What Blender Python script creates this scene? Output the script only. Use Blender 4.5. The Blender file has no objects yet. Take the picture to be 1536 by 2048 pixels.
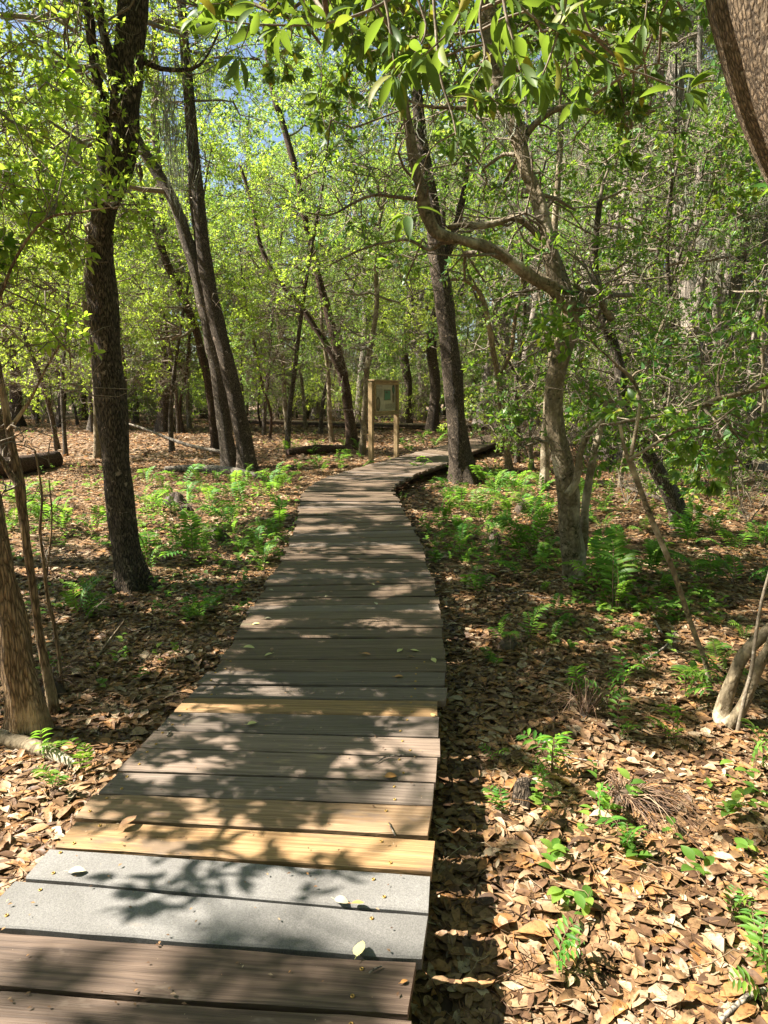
import bpy, math, random
import numpy as np
from mathutils import Vector, Matrix
R = math.radians
random.seed(7)
rng = np.random.default_rng(11)
scene = bpy.context.scene
COL = scene.collection

# ------------------------------------------------------------ camera, sky, sun
DECK, CAMZ, PITCH, F = 0.25, 1.75, 10.1, 1365.0
cam_d = bpy.data.cameras.new("camera"); cam = bpy.data.objects.new("camera", cam_d); COL.objects.link(cam)
cam_d.sensor_fit = 'VERTICAL'; cam_d.sensor_height = 36.0; cam_d.lens = 36.0 * F / 2048.0
cam_d.clip_start = 0.05; cam_d.clip_end = 600
cam.location = (0, 0, CAMZ); cam.rotation_euler = (R(90 - PITCH), 0, 0)
scene.camera = cam
SUN_EL, SUN_AZ = R(46), R(-88.0)           # azimuth clockwise from +Y: the sun stands to the left
SUNV = np.array([math.sin(SUN_AZ) * math.cos(SUN_EL), math.cos(SUN_AZ) * math.cos(SUN_EL), math.sin(SUN_EL)])
world = bpy.data.worlds.new("World"); scene.world = world; world.use_nodes = True
wn = world.node_tree.nodes; wl = world.node_tree.links
bg = wn["Background"]; sky = wn.new("ShaderNodeTexSky"); sky.sky_type = 'NISHITA'; sky.sun_disc = False
sky.sun_elevation = SUN_EL; sky.sun_rotation = SUN_AZ; sky.dust_density = 1.2; sky.air_density = 1.0; sky.ozone_density = 0.6
wl.new(sky.outputs[0], bg.inputs[0]); bg.inputs[1].default_value = 0.05
sd = bpy.data.lights.new("sun", 'SUN'); sd.energy = 5.0; sd.angle = R(0.45); sd.color = (1.0, 0.93, 0.81)
sun = bpy.data.objects.new("sun", sd); COL.objects.link(sun)
sun.rotation_euler = Vector(SUNV).to_track_quat('Z', 'Y').to_euler()
scene.view_settings.view_transform = 'Standard'; scene.view_settings.look = 'None'
scene.view_settings.exposure = 2.1; scene.view_settings.gamma = 1.0
cy = scene.cycles
cy.max_bounces = 5; cy.diffuse_bounces = 2; cy.glossy_bounces = 2; cy.transmission_bounces = 3
cy.transparent_max_bounces = 4; cy.caustics_reflective = False; cy.caustics_refractive = False

# ------------------------------------------------------------ picture geometry
SP, CP = math.sin(R(PITCH)), math.cos(R(PITCH))
def hit(px, py, z=0.0):
    """where the line of sight through a picture point meets the level z"""
    u, v = px - 768, py - 1024
    dz = -(F * SP + v * CP); dy = F * CP - v * SP
    t = (z - CAMZ) / dz
    return np.array([u * t, dy * t, z])
def at(px, py, Y):
    u, v = px - 768, py - 1024
    dz = -(F * SP + v * CP); dy = F * CP - v * SP
    t = Y / dy
    return np.array([u * t, Y, CAMZ + dz * t])
def wid(w, Y): return w * Y / F / 2 * .83

# ------------------------------------------------------------ value noise
_g = np.random.default_rng(5).random((256, 256))
def vnoise(x, y):
    xi = np.floor(x).astype(int); yi = np.floor(y).astype(int)
    fx = x - xi; fy = y - yi
    fx = fx * fx * (3 - 2 * fx); fy = fy * fy * (3 - 2 * fy)
    g = lambda a, b: _g[a % 256, b % 256]
    return (g(xi, yi) * (1 - fx) + g(xi + 1, yi) * fx) * (1 - fy) + (g(xi, yi + 1) * (1 - fx) + g(xi + 1, yi + 1) * fx) * fy
def fbm(x, y): return (vnoise(x, y) * .55 + vnoise(x * 2.1 + 7, y * 2.1 + 3) * .28 + vnoise(x * 4.3 + 1, y * 4.3 + 9) * .17)
def ground_z(x, y):
    x = np.asarray(x, float); y = np.asarray(y, float)
    return (fbm(x * .35 + 20, y * .35 + 20) - .5) * .14 + (fbm(x * 1.7, y * 1.7) - .5) * .05

def shade_prob(X, Y):
    """how much of the sunlight the canopy keeps from the place (X, Y)"""
    s = np.full(np.shape(X), .50)
    def box(x0, x1, y0, y1, val, soft=.35):
        nonlocal s
        w = np.clip((X - x0) / soft + .5, 0, 1) * np.clip((x1 - X) / soft + .5, 0, 1) * np.clip((Y - y0) / soft + .5, 0, 1) * np.clip((y1 - Y) / soft + .5, 0, 1)
        s = s * (1 - w) + val * w
    box(-60, 60, 14, 80, .50, 1)
    box(-9, -.7, 6.1, 13, .45, .8)
    box(-9, -.8, 3.4, 6.1, .74, .5)
    box(-.8, 1.0, 3.25, 9.2, .64, .4)
    box(-2, 3.0, 9.2, 15, .28, .6)
    box(.45, 9, 3.3, 6.4, .62, .5)
    box(1.0, 9, 6.2, 9, .58, .6)
    box(-3, 6, -3, 3.25, .05, .25)
    box(-3, -.95, 3.05, 6.0, .82, .2)
    box(-1.2, .35, 2.02, 3.2, .47, .12)
    box(-3, 6, -3, 1.62, .36, .1)
    box(.3, .6, 1.2, 2.6, .0, .1)
    return s
COT = math.cos(SUN_EL) / math.sin(SUN_EL)
def keep_lit(c):
    """true where a leaf centred at c may stand without shading a sunlit patch"""
    h = c[:, 2] - DECK
    X = c[:, 0] + h * COT * -math.sin(SUN_AZ); Y = c[:, 1] - h * COT * math.cos(SUN_AZ)
    X += (rng.random(len(X)) - .5) * .07; Y += (rng.random(len(X)) - .5) * .07
    n = fbm(X * 2.4 + 3, Y * 3.8 + 8) * .8 + fbm(X * 11 + 3, Y * 13 + 8) * .2
    n = np.clip((n - .5) * 2.7 + .5, 0, 1)
    return (n < shade_prob(X, Y)) | (c[:, 2] < 1.2)

# ------------------------------------------------------------ mesh helpers
class MB:
    """collects vertices and faces (of any size) with a material index"""
    def __init__(s): s.v = []; s.f = []; s.m = []; s.n = 0
    def add(s, v, f, m=0):
        v = np.asarray(v, np.float32).reshape(-1, 3); f = np.asarray(f, np.int32)
        if len(f) == 0: return
        s.v.append(v); s.f.append(f + s.n); s.m.append(np.full(len(f), m, np.int32)); s.n += len(v)
    def mesh(s, name, mats, flat=False):
        me = bpy.data.meshes.new(name)
        if s.n:
            V = np.concatenate(s.v)
            lens = np.concatenate([np.full(len(f), f.shape[1], np.int32) for f in s.f])
            L = np.concatenate([f.ravel() for f in s.f]); M = np.concatenate(s.m)
            me.vertices.add(len(V)); me.vertices.foreach_set("co", V.ravel())
            me.loops.add(len(L)); me.loops.foreach_set("vertex_index", L.astype(np.int32))
            me.polygons.add(len(lens))
            me.polygons.foreach_set("loop_start", np.concatenate([[0], np.cumsum(lens)[:-1]]).astype(np.int32))
            me.polygons.foreach_set("material_index", M)
            me.update(calc_edges=True)
            if flat: me.polygons.foreach_set("use_smooth", np.zeros(len(lens), bool))
        for m in mats: me.materials.append(m)
        return me
    def obj(s, name, mats, parent=None, flat=False):
        if not isinstance(mats, (list, tuple)): mats = [mats]
        o = bpy.data.objects.new(name, s.mesh(name, mats, flat)); COL.objects.link(o)
        if parent: o.parent = parent
        return o
def tag(o, label, cat, group=None, kind=None):
    if label: o["label"] = label
    if cat: o["category"] = cat
    if group: o["group"] = group
    if kind: o["kind"] = kind
    return o
def empty(name, loc, label=None, cat=None, group=None):
    o = bpy.data.objects.new(name, None); COL.objects.link(o); o.location = loc
    o.empty_display_size = .1
    return tag(o, label, cat, group)
def under(o, root):
    """parent a mesh whose vertices are in world space to a thing standing at its own place"""
    o.parent = root; o.matrix_parent_inverse = Matrix.Translation(-Vector(root.location)); return o

def nrm(a): return a / (np.linalg.norm(a, axis=-1, keepdims=True) + 1e-9)
def smooth_path(P, Rr, step):
    """Catmull-Rom resampling of a polyline with radii"""
    P = np.asarray(P, float); Rr = np.asarray(Rr, float)
    if len(P) < 3:
        n = max(2, int(np.linalg.norm(P[-1] - P[0]) / step) + 1); t = np.linspace(0, 1, n)[:, None]
        return P[0] + (P[-1] - P[0]) * t, Rr[0] + (Rr[-1] - Rr[0]) * t[:, 0]
    Q = np.vstack([2 * P[0] - P[1], P, 2 * P[-1] - P[-2]]); out = []; ro = []
    for i in range(len(P) - 1):
        n = max(1, int(round(np.linalg.norm(P[i + 1] - P[i]) / step)))
        t = (np.arange(n) / n)[:, None]
        a, b, c, d = Q[i:i + 4]
        out.append(.5 * ((2 * b) + (c - a) * t + (2 * a - 5 * b + 4 * c - d) * t ** 2 + (3 * b - a - 3 * c + d) * t ** 3))
        ro.append(Rr[i] + (Rr[i + 1] - Rr[i]) * t[:, 0])
    out.append(P[-1:]); ro.append(Rr[-1:])
    return np.vstack(out), np.concatenate(ro)
def tube(mb, P, Rr, k=6, m=0, rough=0.0, seed=0, cap=True, flare=None):
    P = np.asarray(P, float); Rr = np.asarray(Rr, float) * np.ones(len(P)); n = len(P)
    T = nrm(np.gradient(P, axis=0))
    ref = np.array([.31, .87, .12]); ref = ref / np.linalg.norm(ref)
    if abs(np.dot(T.mean(0) / (np.linalg.norm(T.mean(0)) + 1e-9), ref)) > .85: ref = np.array([1., 0, .1])
    A = nrm(np.cross(T, ref)); B = np.cross(T, A)
    th = np.arange(k) / k * 2 * math.pi
    rad = Rr[:, None] * np.ones((n, k))
    if rough:
        s = np.concatenate([[0], np.cumsum(np.linalg.norm(np.diff(P, axis=0), axis=1))])[:, None]
        X = th[None, :] * k / 6.28 * .33 + seed; Y = s / max(Rr.max(), .01) * .55 + seed * 1.7
        cyc = np.cos(th)[None, :] * 1.3 + seed; cys = np.sin(th)[None, :] * 1.3
        nz = vnoise(cyc + s * 1.1 / max(Rr.max(), .02) * .25, cys + Y * .5) - .5
        nz2 = vnoise(np.cos(th)[None, :] * 4 + seed * 3 + 0 * s, np.sin(th)[None, :] * 4 + s * 5) - .5
        rad = rad * (1 + rough * (nz * 1.3 + nz2 * .55))
    if flare is not None:
        z = P[:, 2:3] - flare[0]
        lob = .5 + .5 * np.cos(th[None, :] * 5 + seed) * .8 + .1 * np.cos(th[None, :] * 3 + 1)
        rad = rad * (1 + flare[1] * np.exp(-np.clip(z, 0, 99) / flare[2]) * lob)
    V = P[:, None, :] + rad[..., None] * (np.cos(th)[None, :, None] * A[:, None, :] + np.sin(th)[None, :, None] * B[:, None, :])
    i = np.arange(n - 1)[:, None] * k; j = np.arange(k)[None, :]; j2 = (j + 1) % k
    Fq = np.stack([i + j, i + j2, i + k + j2, i + k + j], -1).reshape(-1, 4)
    mb.add(V.reshape(-1, 3), Fq, m)
    if cap and k >= 3:
        for r0, rev in ((0, True), (n - 1, False)):
            ring = V[r0]; c = ring.mean(0)
            vv = np.vstack([ring, c]); ff = [[a, (a + 1) % k, k] for a in range(k)]
            if rev: ff = [f[::-1] for f in ff]
            mb.add(vv, ff, m)
def wob_path(a, b, n, amp, sag=0.0, r=rng):
    a = np.asarray(a, float); b = np.asarray(b, float)
    L = np.linalg.norm(b - a); t = np.linspace(0, 1, n)[:, None]
    P = a + (b - a) * t
    off = np.zeros((n, 3)); w = np.array([r.normal(size=3) for _ in range(3)])
    for q in range(3):
        off += w[q] * np.sin(t * math.pi * (q + 1) + 0) / (q + 1)
    P += off * amp * L
    P[:, 2:3] += np.sin(t * math.pi) * sag * L
    return P

# ------------------------------------------------------------ materials
def mat(name):
    m = bpy.data.materials.new(name); m.use_nodes = True
    return m, m.node_tree.nodes, m.node_tree.links, m.node_tree.nodes["Principled BSDF"]
def ramp(N, stops, interp='LINEAR'):
    r = N.new("ShaderNodeValToRGB"); r.color_ramp.interpolation = interp
    el = r.color_ramp.elements
    while len(el) < len(stops): el.new(.5)
    for e, (p, c) in zip(el, stops): e.position = p; e.color = (*c, 1)
    return r
def noise(N, L, vec, scale, detail=4, rough=.55, dist=0):
    t = N.new("ShaderNodeTexNoise"); t.inputs["Scale"].default_value = scale; t.inputs["Detail"].default_value = detail
    t.inputs["Roughness"].default_value = rough; t.inputs["Distortion"].default_value = dist
    if vec is not None: L.new(vec, t.inputs["Vector"])
    return t
def mapping(N, L, vec, sc, loc=(0, 0, 0)):
    m = N.new("ShaderNodeMapping"); m.inputs["Scale"].default_value = sc; m.inputs["Location"].default_value = loc
    L.new(vec, m.inputs["Vector"]); return m
def mixc(N, L, fac, a, b, mode='MIX'):
    m = N.new("ShaderNodeMix"); m.data_type = 'RGBA'; m.blend_type = mode
    for sock, v in ((m.inputs[0], fac), (m.inputs[6], a), (m.inputs[7], b)):
        if hasattr(v, "is_linked") or hasattr(v, "links"): L.new(v, sock)
        elif isinstance(v, (int, float)): sock.default_value = v
        else: sock.default_value = (*v, 1)
    return m.outputs[2]
def bump(N, L, h, P, strength=.5, dist=.01):
    b = N.new("ShaderNodeBump"); b.inputs["Strength"].default_value = strength; b.inputs["Distance"].default_value = dist
    L.new(h, b.inputs["Height"]); L.new(b.outputs[0], P.inputs["Normal"]); return b

def leaf_mat(name, stops, trans=(.30, .48, .05), tw=.45, rough=.42, spec=.5):
    m, N, L, P = mat(name)
    g = N.new("ShaderNodeNewGeometry")
    rp = ramp(N, stops); L.new(g.outputs["Random Per Island"], rp.inputs[0])
    oi = N.new("ShaderNodeObjectInfo")
    hs = N.new("ShaderNodeHueSaturation"); L.new(rp.outputs[0], hs.inputs["Color"])
    mr = N.new("ShaderNodeMapRange"); mr.inputs[3].default_value = .475; mr.inputs[4].default_value = .525
    L.new(oi.outputs["Random"], mr.inputs[0]); L.new(mr.outputs[0], hs.inputs["Hue"])
    L.new(hs.outputs[0], P.inputs["Base Color"])
    P.inputs["Roughness"].default_value = rough; P.inputs["Specular IOR Level"].default_value = spec
    T = N.new("ShaderNodeBsdfTranslucent")
    tc = mixc(N, L, .5, hs.outputs[0], trans)
    tm = mixc(N, L, 1.0, tc, (1.8, 1.8, 1.2), 'MULTIPLY'); L.new(tm, T.inputs[0])
    mx = N.new("ShaderNodeMixShader"); mx.inputs[0].default_value = tw
    L.new(P.outputs[0], mx.inputs[1]); L.new(T.outputs[0], mx.inputs[2])
    L.new(mx.outputs[0], N["Material Output"].inputs[0])
    return m
M = {}
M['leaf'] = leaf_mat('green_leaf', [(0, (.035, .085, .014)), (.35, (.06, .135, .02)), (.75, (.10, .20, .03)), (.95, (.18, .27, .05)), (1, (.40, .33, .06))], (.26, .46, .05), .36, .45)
M['leaf_left'] = leaf_mat('glow_bright_leaf', [(0, (.065, .13, .02)), (.5, (.14, .24, .035)), (1, (.28, .36, .07))], (.58, .70, .10), .5, .45)  # the glow at the upper left is put into this leaf colour
M['leaf_far'] = leaf_mat('far_leaf', [(0, (.05, .10, .025)), (.5, (.10, .175, .04)), (1, (.22, .29, .08))], (.32, .48, .10), .38, .55)
M['leaf_bay'] = leaf_mat('bay_leaf', [(0, (.03, .085, .018)), (.5, (.06, .14, .022)), (.93, (.11, .21, .03)), (1, (.35, .30, .05))], (.30, .42, .04), .4, .46, .45)
M['leaf_big'] = leaf_mat('magnolia_leaf', [(0, (.035, .075, .018)), (.5, (.06, .11, .025)), (.9, (.10, .16, .035)), (1, (.38, .27, .04))], (.24, .34, .04), .36, .52, .28)
M['fern'] = leaf_mat('fern_green', [(0, (.04, .12, .018)), (.5, (.075, .185, .028)), (1, (.15, .28, .04))], (.25, .44, .05), .42, .5, .3)
M['cover'] = leaf_mat('ground_cover_green', [(0, (.05, .12, .02)), (.5, (.09, .20, .03)), (1, (.20, .30, .05))], (.25, .44, .05), .4, .5, .3)

def litter_mat():
    m, N, L, P = mat('dry_leaf')
    g = N.new("ShaderNodeNewGeometry")
    rp = ramp(N, [(0, (.07, .04, .024)), (.18, (.14, .078, .042)), (.36, (.20, .12, .06)), (.52, (.29, .18, .10)), (.68, (.36, .18, .065)), (.82, (.36, .24, .14)), (.94, (.38, .30, .21)), (1, (.52, .42, .28))])
    L.new(g.outputs["Random Per Island"], rp.inputs[0])
    tc = N.new("ShaderNodeTexCoord"); nz = noise(N, L, tc.outputs["Object"], 55, 4, .7)
    r2 = ramp(N, [(.34, (.38, .33, .28)), (.46, (.85, .82, .8)), (.65, (1.12, 1.08, 1.02))]); L.new(nz.outputs[0], r2.inputs[0])
    c = mixc(N, L, 1.0, rp.outputs[0], r2.outputs[0], 'MULTIPLY')
    L.new(c, P.inputs["Base Color"]); P.inputs["Roughness"].default_value = .55; P.inputs["Specular IOR Level"].default_value = .35
    T = N.new("ShaderNodeBsdfTranslucent"); L.new(c, T.inputs[0])
    mx = N.new("ShaderNodeMixShader"); mx.inputs[0].default_value = .12
    L.new(P.outputs[0], mx.inputs[1]); L.new(T.outputs[0], mx.inputs[2]); L.new(mx.outputs[0], N["Material Output"].inputs[0])
    return m
M['litter'] = litter_mat()
def ground_mat():
    m, N, L, P = mat('forest_soil')
    tc = N.new("ShaderNodeTexCoord")
    vo = N.new("ShaderNodeTexVoronoi"); vo.inputs["Scale"].default_value = 13; vo.inputs["Randomness"].default_value = 1
    nd = noise(N, L, tc.outputs["Object"], 6, 3); ms = mixc(N, L, .12, tc.outputs["Object"], nd.outputs[1], 'ADD'); L.new(ms, vo.inputs["Vector"])
    sp = N.new("ShaderNodeSeparateColor"); L.new(vo.outputs["Color"], sp.inputs[0])
    rp = ramp(N, [(0, (.05, .03, .02)), (.3, (.14, .085, .05)), (.6, (.28, .18, .105)), (1, (.40, .28, .17))]); L.new(sp.outputs[0], rp.inputs[0])
    n2 = noise(N, L, tc.outputs["Object"], .6, 5); r2 = ramp(N, [(.35, (.55, .5, .42)), (.62, (1, 1, 1))]); L.new(n2.outputs[0], r2.inputs[0])
    c = mixc(N, L, 1.0, rp.outputs[0], r2.outputs[0], 'MULTIPLY'); L.new(c, P.inputs["Base Color"])
    P.inputs["Roughness"].default_value = .9
    bump(N, L, vo.outputs["Distance"], P, .8, .03)
    return m
M['soil'] = ground_mat()
def bark(name, dark, light, patch, patch_amt=.62, sc=1.0, ridge=26, streak=.16, bd=.02, patch2=None, crack=.8):
    m, N, L, P = mat(name)
    tc = N.new("ShaderNodeTexCoord")
    mp = mapping(N, L, tc.outputs["Object"], (ridge * sc, ridge * sc, ridge * sc * streak))
    n1 = noise(N, L, mp.outputs[0], 1.0, 6, .65, .6)
    rp = ramp(N, [(.32, dark), (.5, tuple((a + b) / 2 for a, b in zip(dark, light))), (.7, light)]); L.new(n1.outputs[0], rp.inputs[0])
    vo = N.new("ShaderNodeTexVoronoi"); vo.feature = 'DISTANCE_TO_EDGE'; vo.inputs["Scale"].default_value = 1.0
    dn = noise(N, L, mp.outputs[0], .7, 3); mv = mixc(N, L, .9, mp.outputs[0], dn.outputs[1], 'ADD'); L.new(mv, vo.inputs["Vector"])
    rcr = ramp(N, [(.02, (1 - crack,) * 3), (.16, (.8,) * 3), (.4, (1.25,) * 3)]); L.new(vo.outputs[0], rcr.inputs[0])
    base = mixc(N, L, 1.0, rp.outputs[0], rcr.outputs[0], 'MULTIPLY')
    n2 = noise(N, L, tc.outputs["Object"], 9 * sc, 5, .75, .3)
    r2 = ramp(N, [(patch_amt, (0, 0, 0)), (patch_amt + .05, (1, 1, 1))]); L.new(n2.outputs[0], r2.inputs[0])
    c = mixc(N, L, r2.outputs[0], base, patch)
    if patch2:
        n3 = noise(N, L, tc.outputs["Object"], 2.2 * sc, 5, .65, .2)
        r3 = ramp(N, [(.52, (0, 0, 0)), (.64, (.85, .85, .85))]); L.new(n3.outputs[0], r3.inputs[0])
        c = mixc(N, L, r3.outputs[0], c, patch2)
    n4 = noise(N, L, tc.outputs["Object"], 1.3, 3); r4 = ramp(N, [(.3, (.72, .7, .68)), (.7, (1.15, 1.12, 1.1))]); L.new(n4.outputs[0], r4.inputs[0])
    c = mixc(N, L, 1.0, c, r4.outputs[0], 'MULTIPLY')
    L.new(c, P.inputs["Base Color"]); P.inputs["Roughness"].default_value = .85; P.inputs["Specular IOR Level"].default_value = .25
    ad = N.new("ShaderNodeMath"); ad.operation = 'ADD'; L.new(n1.outputs[0], ad.inputs[0])
    mu = N.new("ShaderNodeMath"); mu.operation = 'MINIMUM'; mu.inputs[1].default_value = .28; L.new(vo.outputs[0], mu.inputs[0]); L.new(mu.outputs[0], ad.inputs[1])
    bump(N, L, ad.outputs[0], P, .9, bd)
    return m
M['bark_oak'] = bark('dark_ridged_bark', (.04, .031, .021), (.235, .18, .13), (.40, .31, .24), .60, 1.2, 62, .22, .03, None, .85)
M['bark_grey'] = bark('grey_bark', (.05, .040, .030), (.24, .195, .15), (.38, .34, .28), .60, 1.2, 52, .22, .02, None, .75)
M['bark_pale'] = bark('smooth_pale_bark', (.13, .10, .06), (.33, .27, .18), (.05, .045, .025), .56, 1.3, 22, .7, .01, (.52, .46, .35), .3)
M['bark_tan'] = bark('tan_flaking_bark', (.22, .13, .06), (.60, .44, .27), (.14, .09, .055), .60, 1.2, 60, .14, .03, (.60, .45, .28), .7)
M['bark_cypress'] = bark('stringy_cypress_bark', (.20, .17, .14), (.56, .49, .42), (.6, .54, .47), .64, 1.0, 40, .05, .03, None, .7)
M['bark_red'] = bark('reddish_bark', (.045, .027, .018), (.20, .125, .085), (.32, .25, .19), .62, 1.2, 55, .2, .02, None, .75)
M['bark_top'] = bark('rough_tan_brown_bark', (.13, .09, .055), (.38, .28, .18), (.50, .42, .32), .60, 1.6, 75, .16, .02, (.44, .34, .23), .7)
M['twig'] = bark('twig_bark', (.12, .10, .07), (.36, .30, .23), (.46, .42, .35), .6, 2, 30, .5, .003, None, .2)
M['deadwood'] = bark('bleached_deadwood', (.20, .17, .14), (.50, .44, .37), (.12, .10, .08), .62, 1.4, 30, .2, .008)
M['stalk'], N, L, P = mat('dry_fern_stalk'); g = N.new("ShaderNodeNewGeometry"); rp = ramp(N, [(0, (.05, .026, .016)), (.6, (.17, .095, .055)), (1, (.38, .27, .17))]); L.new(g.outputs["Random Per Island"], rp.inputs[0]); L.new(rp.outputs[0], P.inputs[0]); P.inputs["Roughness"].default_value = .6
M['moss'], N, L, P = mat('spanish_moss'); g = N.new("ShaderNodeNewGeometry"); rp = ramp(N, [(0, (.17, .18, .13)), (1, (.36, .37, .29))]); L.new(g.outputs["Random Per Island"], rp.inputs[0]); L.new(rp.outputs[0], P.inputs[0]); P.inputs["Roughness"].default_value = .9
M['screw'], N, L, P = mat('brass_screw'); P.inputs[0].default_value = (.42, .26, .08, 1); P.inputs["Metallic"].default_value = .8; P.inputs["Roughness"].default_value = .45
M['hole'], N, L, P = mat('dark_hole'); P.inputs[0].default_value = (.01, .008, .006, 1)

def wood_mat(name, lo, hi, gsc=1.0, blotch=None, blotch_at=.6, speck=False, knots=True):
    """planks lie along local X"""
    m, N, L, P = mat(name)
    tc = N.new("ShaderNodeTexCoord"); oi = N.new("ShaderNodeObjectInfo")
    sh = N.new("ShaderNodeVectorMath"); sh.operation = 'ADD'; L.new(tc.outputs["Object"], sh.inputs[0])
    ms = N.new("ShaderNodeVectorMath"); ms.operation = 'SCALE'; cm = N.new("ShaderNodeCombineXYZ")
    for k, q in enumerate((37., 91., 53.)):
        mm = N.new("ShaderNodeMath"); mm.operation = 'MULTIPLY'; mm.inputs[1].default_value = q; L.new(oi.outputs["Random"], mm.inputs[0]); L.new(mm.outputs[0], cm.inputs[k])
    L.new(cm.outputs[0], sh.inputs[1]); vec = sh.outputs[0]
    if speck:
        n1 = noise(N, L, vec, 260, 3, .7)
        rp = ramp(N, [(.3, lo), (.7, hi)]); L.new(n1.outputs[0], rp.inputs[0]); c = rp.outputs[0]; hgt = n1.outputs[0]
        n2 = noise(N, L, vec, 3.5, 4); r2 = ramp(N, [(.35, (.80, .79, .78)), (.7, (1.08, 1.08, 1.08))]); L.new(n2.outputs[0], r2.inputs[0])
        c = mixc(N, L, 1.0, c, r2.outputs[0], 'MULTIPLY'); bs = .25
    else:
        dn = noise(N, L, mapping(N, L, vec, (1.6, 7, 3)).outputs[0], 1, 2)
        wv = mixc(N, L, .035 * gsc, vec, dn.outputs[1], 'ADD')
        mp = mapping(N, L, wv, (1.2, 75 * gsc, 20)); n1 = noise(N, L, mp.outputs[0], 1, 5, .6, .25)
        mp2 = mapping(N, L, wv, (5, 420, 60)); n2 = noise(N, L, mp2.outputs[0], 1, 2, .6)
        mid = tuple((a + b) / 2 for a, b in zip(lo, hi))
        wt = N.new("ShaderNodeTexWave"); wt.bands_direction = 'Y'; wt.inputs["Scale"].default_value = 17 * gsc; wt.inputs["Distortion"].default_value = 12; wt.inputs["Detail"].default_value = 2; wt.inputs["Detail Scale"].default_value = .6
        L.new(mapping(N, L, wv, (.22, 1, 1)).outputs[0], wt.inputs["Vector"])
        mw = N.new("ShaderNodeMix"); mw.data_type = 'FLOAT'; mw.inputs[0].default_value = .16; L.new(n1.outputs[0], mw.inputs[2]); L.new(wt.outputs["Fac"], mw.inputs[3])
        rp = ramp(N, [(.28, lo), (.5, mid), (.72, hi)]); L.new(mw.outputs[0], rp.inputs[0])
        r2 = ramp(N, [(.3, (.6, .57, .55)), (.65, (1.1, 1.1, 1.1))]); L.new(n2.outputs[0], r2.inputs[0])
        c = mixc(N, L, 1.0, rp.outputs[0], r2.outputs[0], 'MULTIPLY')
        ad = N.new("ShaderNodeMath"); ad.operation = 'ADD'; L.new(n1.outputs[0], ad.inputs[0]); L.new(n2.outputs[0], ad.inputs[1]); hgt = ad.outputs[0]; bs = .55
        # cracks that follow the grain
        cr = noise(N, L, mapping(N, L, wv, (2.2, 34, 8)).outputs[0], 1, 6, .75); rc = ramp(N, [(.68, (1, 1, 1)), (.74, (.22, .19, .17))]); L.new(cr.outputs[0], rc.inputs[0])
        c = mixc(N, L, 1.0, c, rc.outputs[0], 'MULTIPLY')
    if blotch:
        nb = noise(N, L, mapping(N, L, vec, (3.0, 9, 6)).outputs[0], 1, 5, .65); rb = ramp(N, [(blotch_at, (0, 0, 0)), (blotch_at + .12, (.9, .9, .9))]); L.new(nb.outputs[0], rb.inputs[0])
        c = mixc(N, L, rb.outputs[0], c, blotch)
    # pale flecks of leaf dust
    nf = noise(N, L, vec, 95, 2, .6); rf = ramp(N, [(.76, (0, 0, 0)), (.79, (.8, .8, .8))]); L.new(nf.outputs[0], rf.inputs[0])
    c = mixc(N, L, rf.outputs[0], c, (.42, .34, .22))
    v = N.new("ShaderNodeMapRange"); v.inputs[3].default_value = .8; v.inputs[4].default_value = 1.15; L.new(oi.outputs["Random"], v.inputs[0])
    hs = N.new("ShaderNodeHueSaturation"); L.new(c, hs.inputs["Color"]); L.new(v.outputs[0], hs.inputs["Value"])
    L.new(hs.outputs[0], P.inputs["Base Color"]); P.inputs["Roughness"].default_value = .62; P.inputs["Specular IOR Level"].default_value = .35
    bump(N, L, hgt, P, bs, .004)
    return m
M['w_old'] = wood_mat('weathered_dark_plank', (.056, .038, .025), (.245, .172, .118), 1, (.13, .12, .07), .60)
M['w_brown'] = wood_mat('brown_plank', (.058, .037, .026), (.160, .110, .080), .7, (.26, .20, .15), .62)
M['w_yellow'] = wood_mat('new_yellow_plank', (.25, .14, .06), (.50, .32, .155), .7, (.17, .12, .08), .52)
M['w_tan'] = wood_mat('tan_plank', (.23, .14, .075), (.40, .275, .165), .8, (.16, .12, .10), .56)
M['w_pink'] = wood_mat('pale_worn_plank', (.20, .145, .11), (.36, .275, .215), .8, (.42, .31, .18), .60)
M['w_greybrown'] = wood_mat('grey_brown_plank', (.12, .092, .072), (.24, .19, .155), 1, (.10, .085, .06), .58)
M['w_grey'] = wood_mat('grey_composite_plank', (.125, .120, .115), (.265, .255, .243), speck=True, blotch=(.25, .22, .19), blotch_at=.68)
M['w_post'] = wood_mat('treated_sign_timber', (.28, .19, .09), (.46, .33, .18), .8)
M['w_dark'] = wood_mat('dark_support_timber', (.05, .035, .025), (.13, .09, .06), .8)

# ------------------------------------------------------------ ground
gx = np.concatenate([np.linspace(-90, -14, 30)[:-1], np.linspace(-14, 14, 150), np.linspace(14, 90, 30)[1:]])
gy = np.concatenate([np.linspace(-30, 0, 10)[:-1], np.linspace(0, 30, 160), np.linspace(30, 130, 40)[1:]])
XX, YY = np.meshgrid(gx, gy); ZZ = ground_z(XX, YY)
mb = MB(); nx = len(gx); ii = (np.arange(len(gy) - 1)[:, None] * nx + np.arange(nx - 1)[None, :]).ravel()
mb.add(np.stack([XX, YY, ZZ], -1).reshape(-1, 3), np.stack([ii, ii + 1, ii + nx + 1, ii + nx], -1))
tag(mb.obj('ground', M['soil']), 'forest floor of dark soil under fallen leaves', 'ground', kind='structure')

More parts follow.
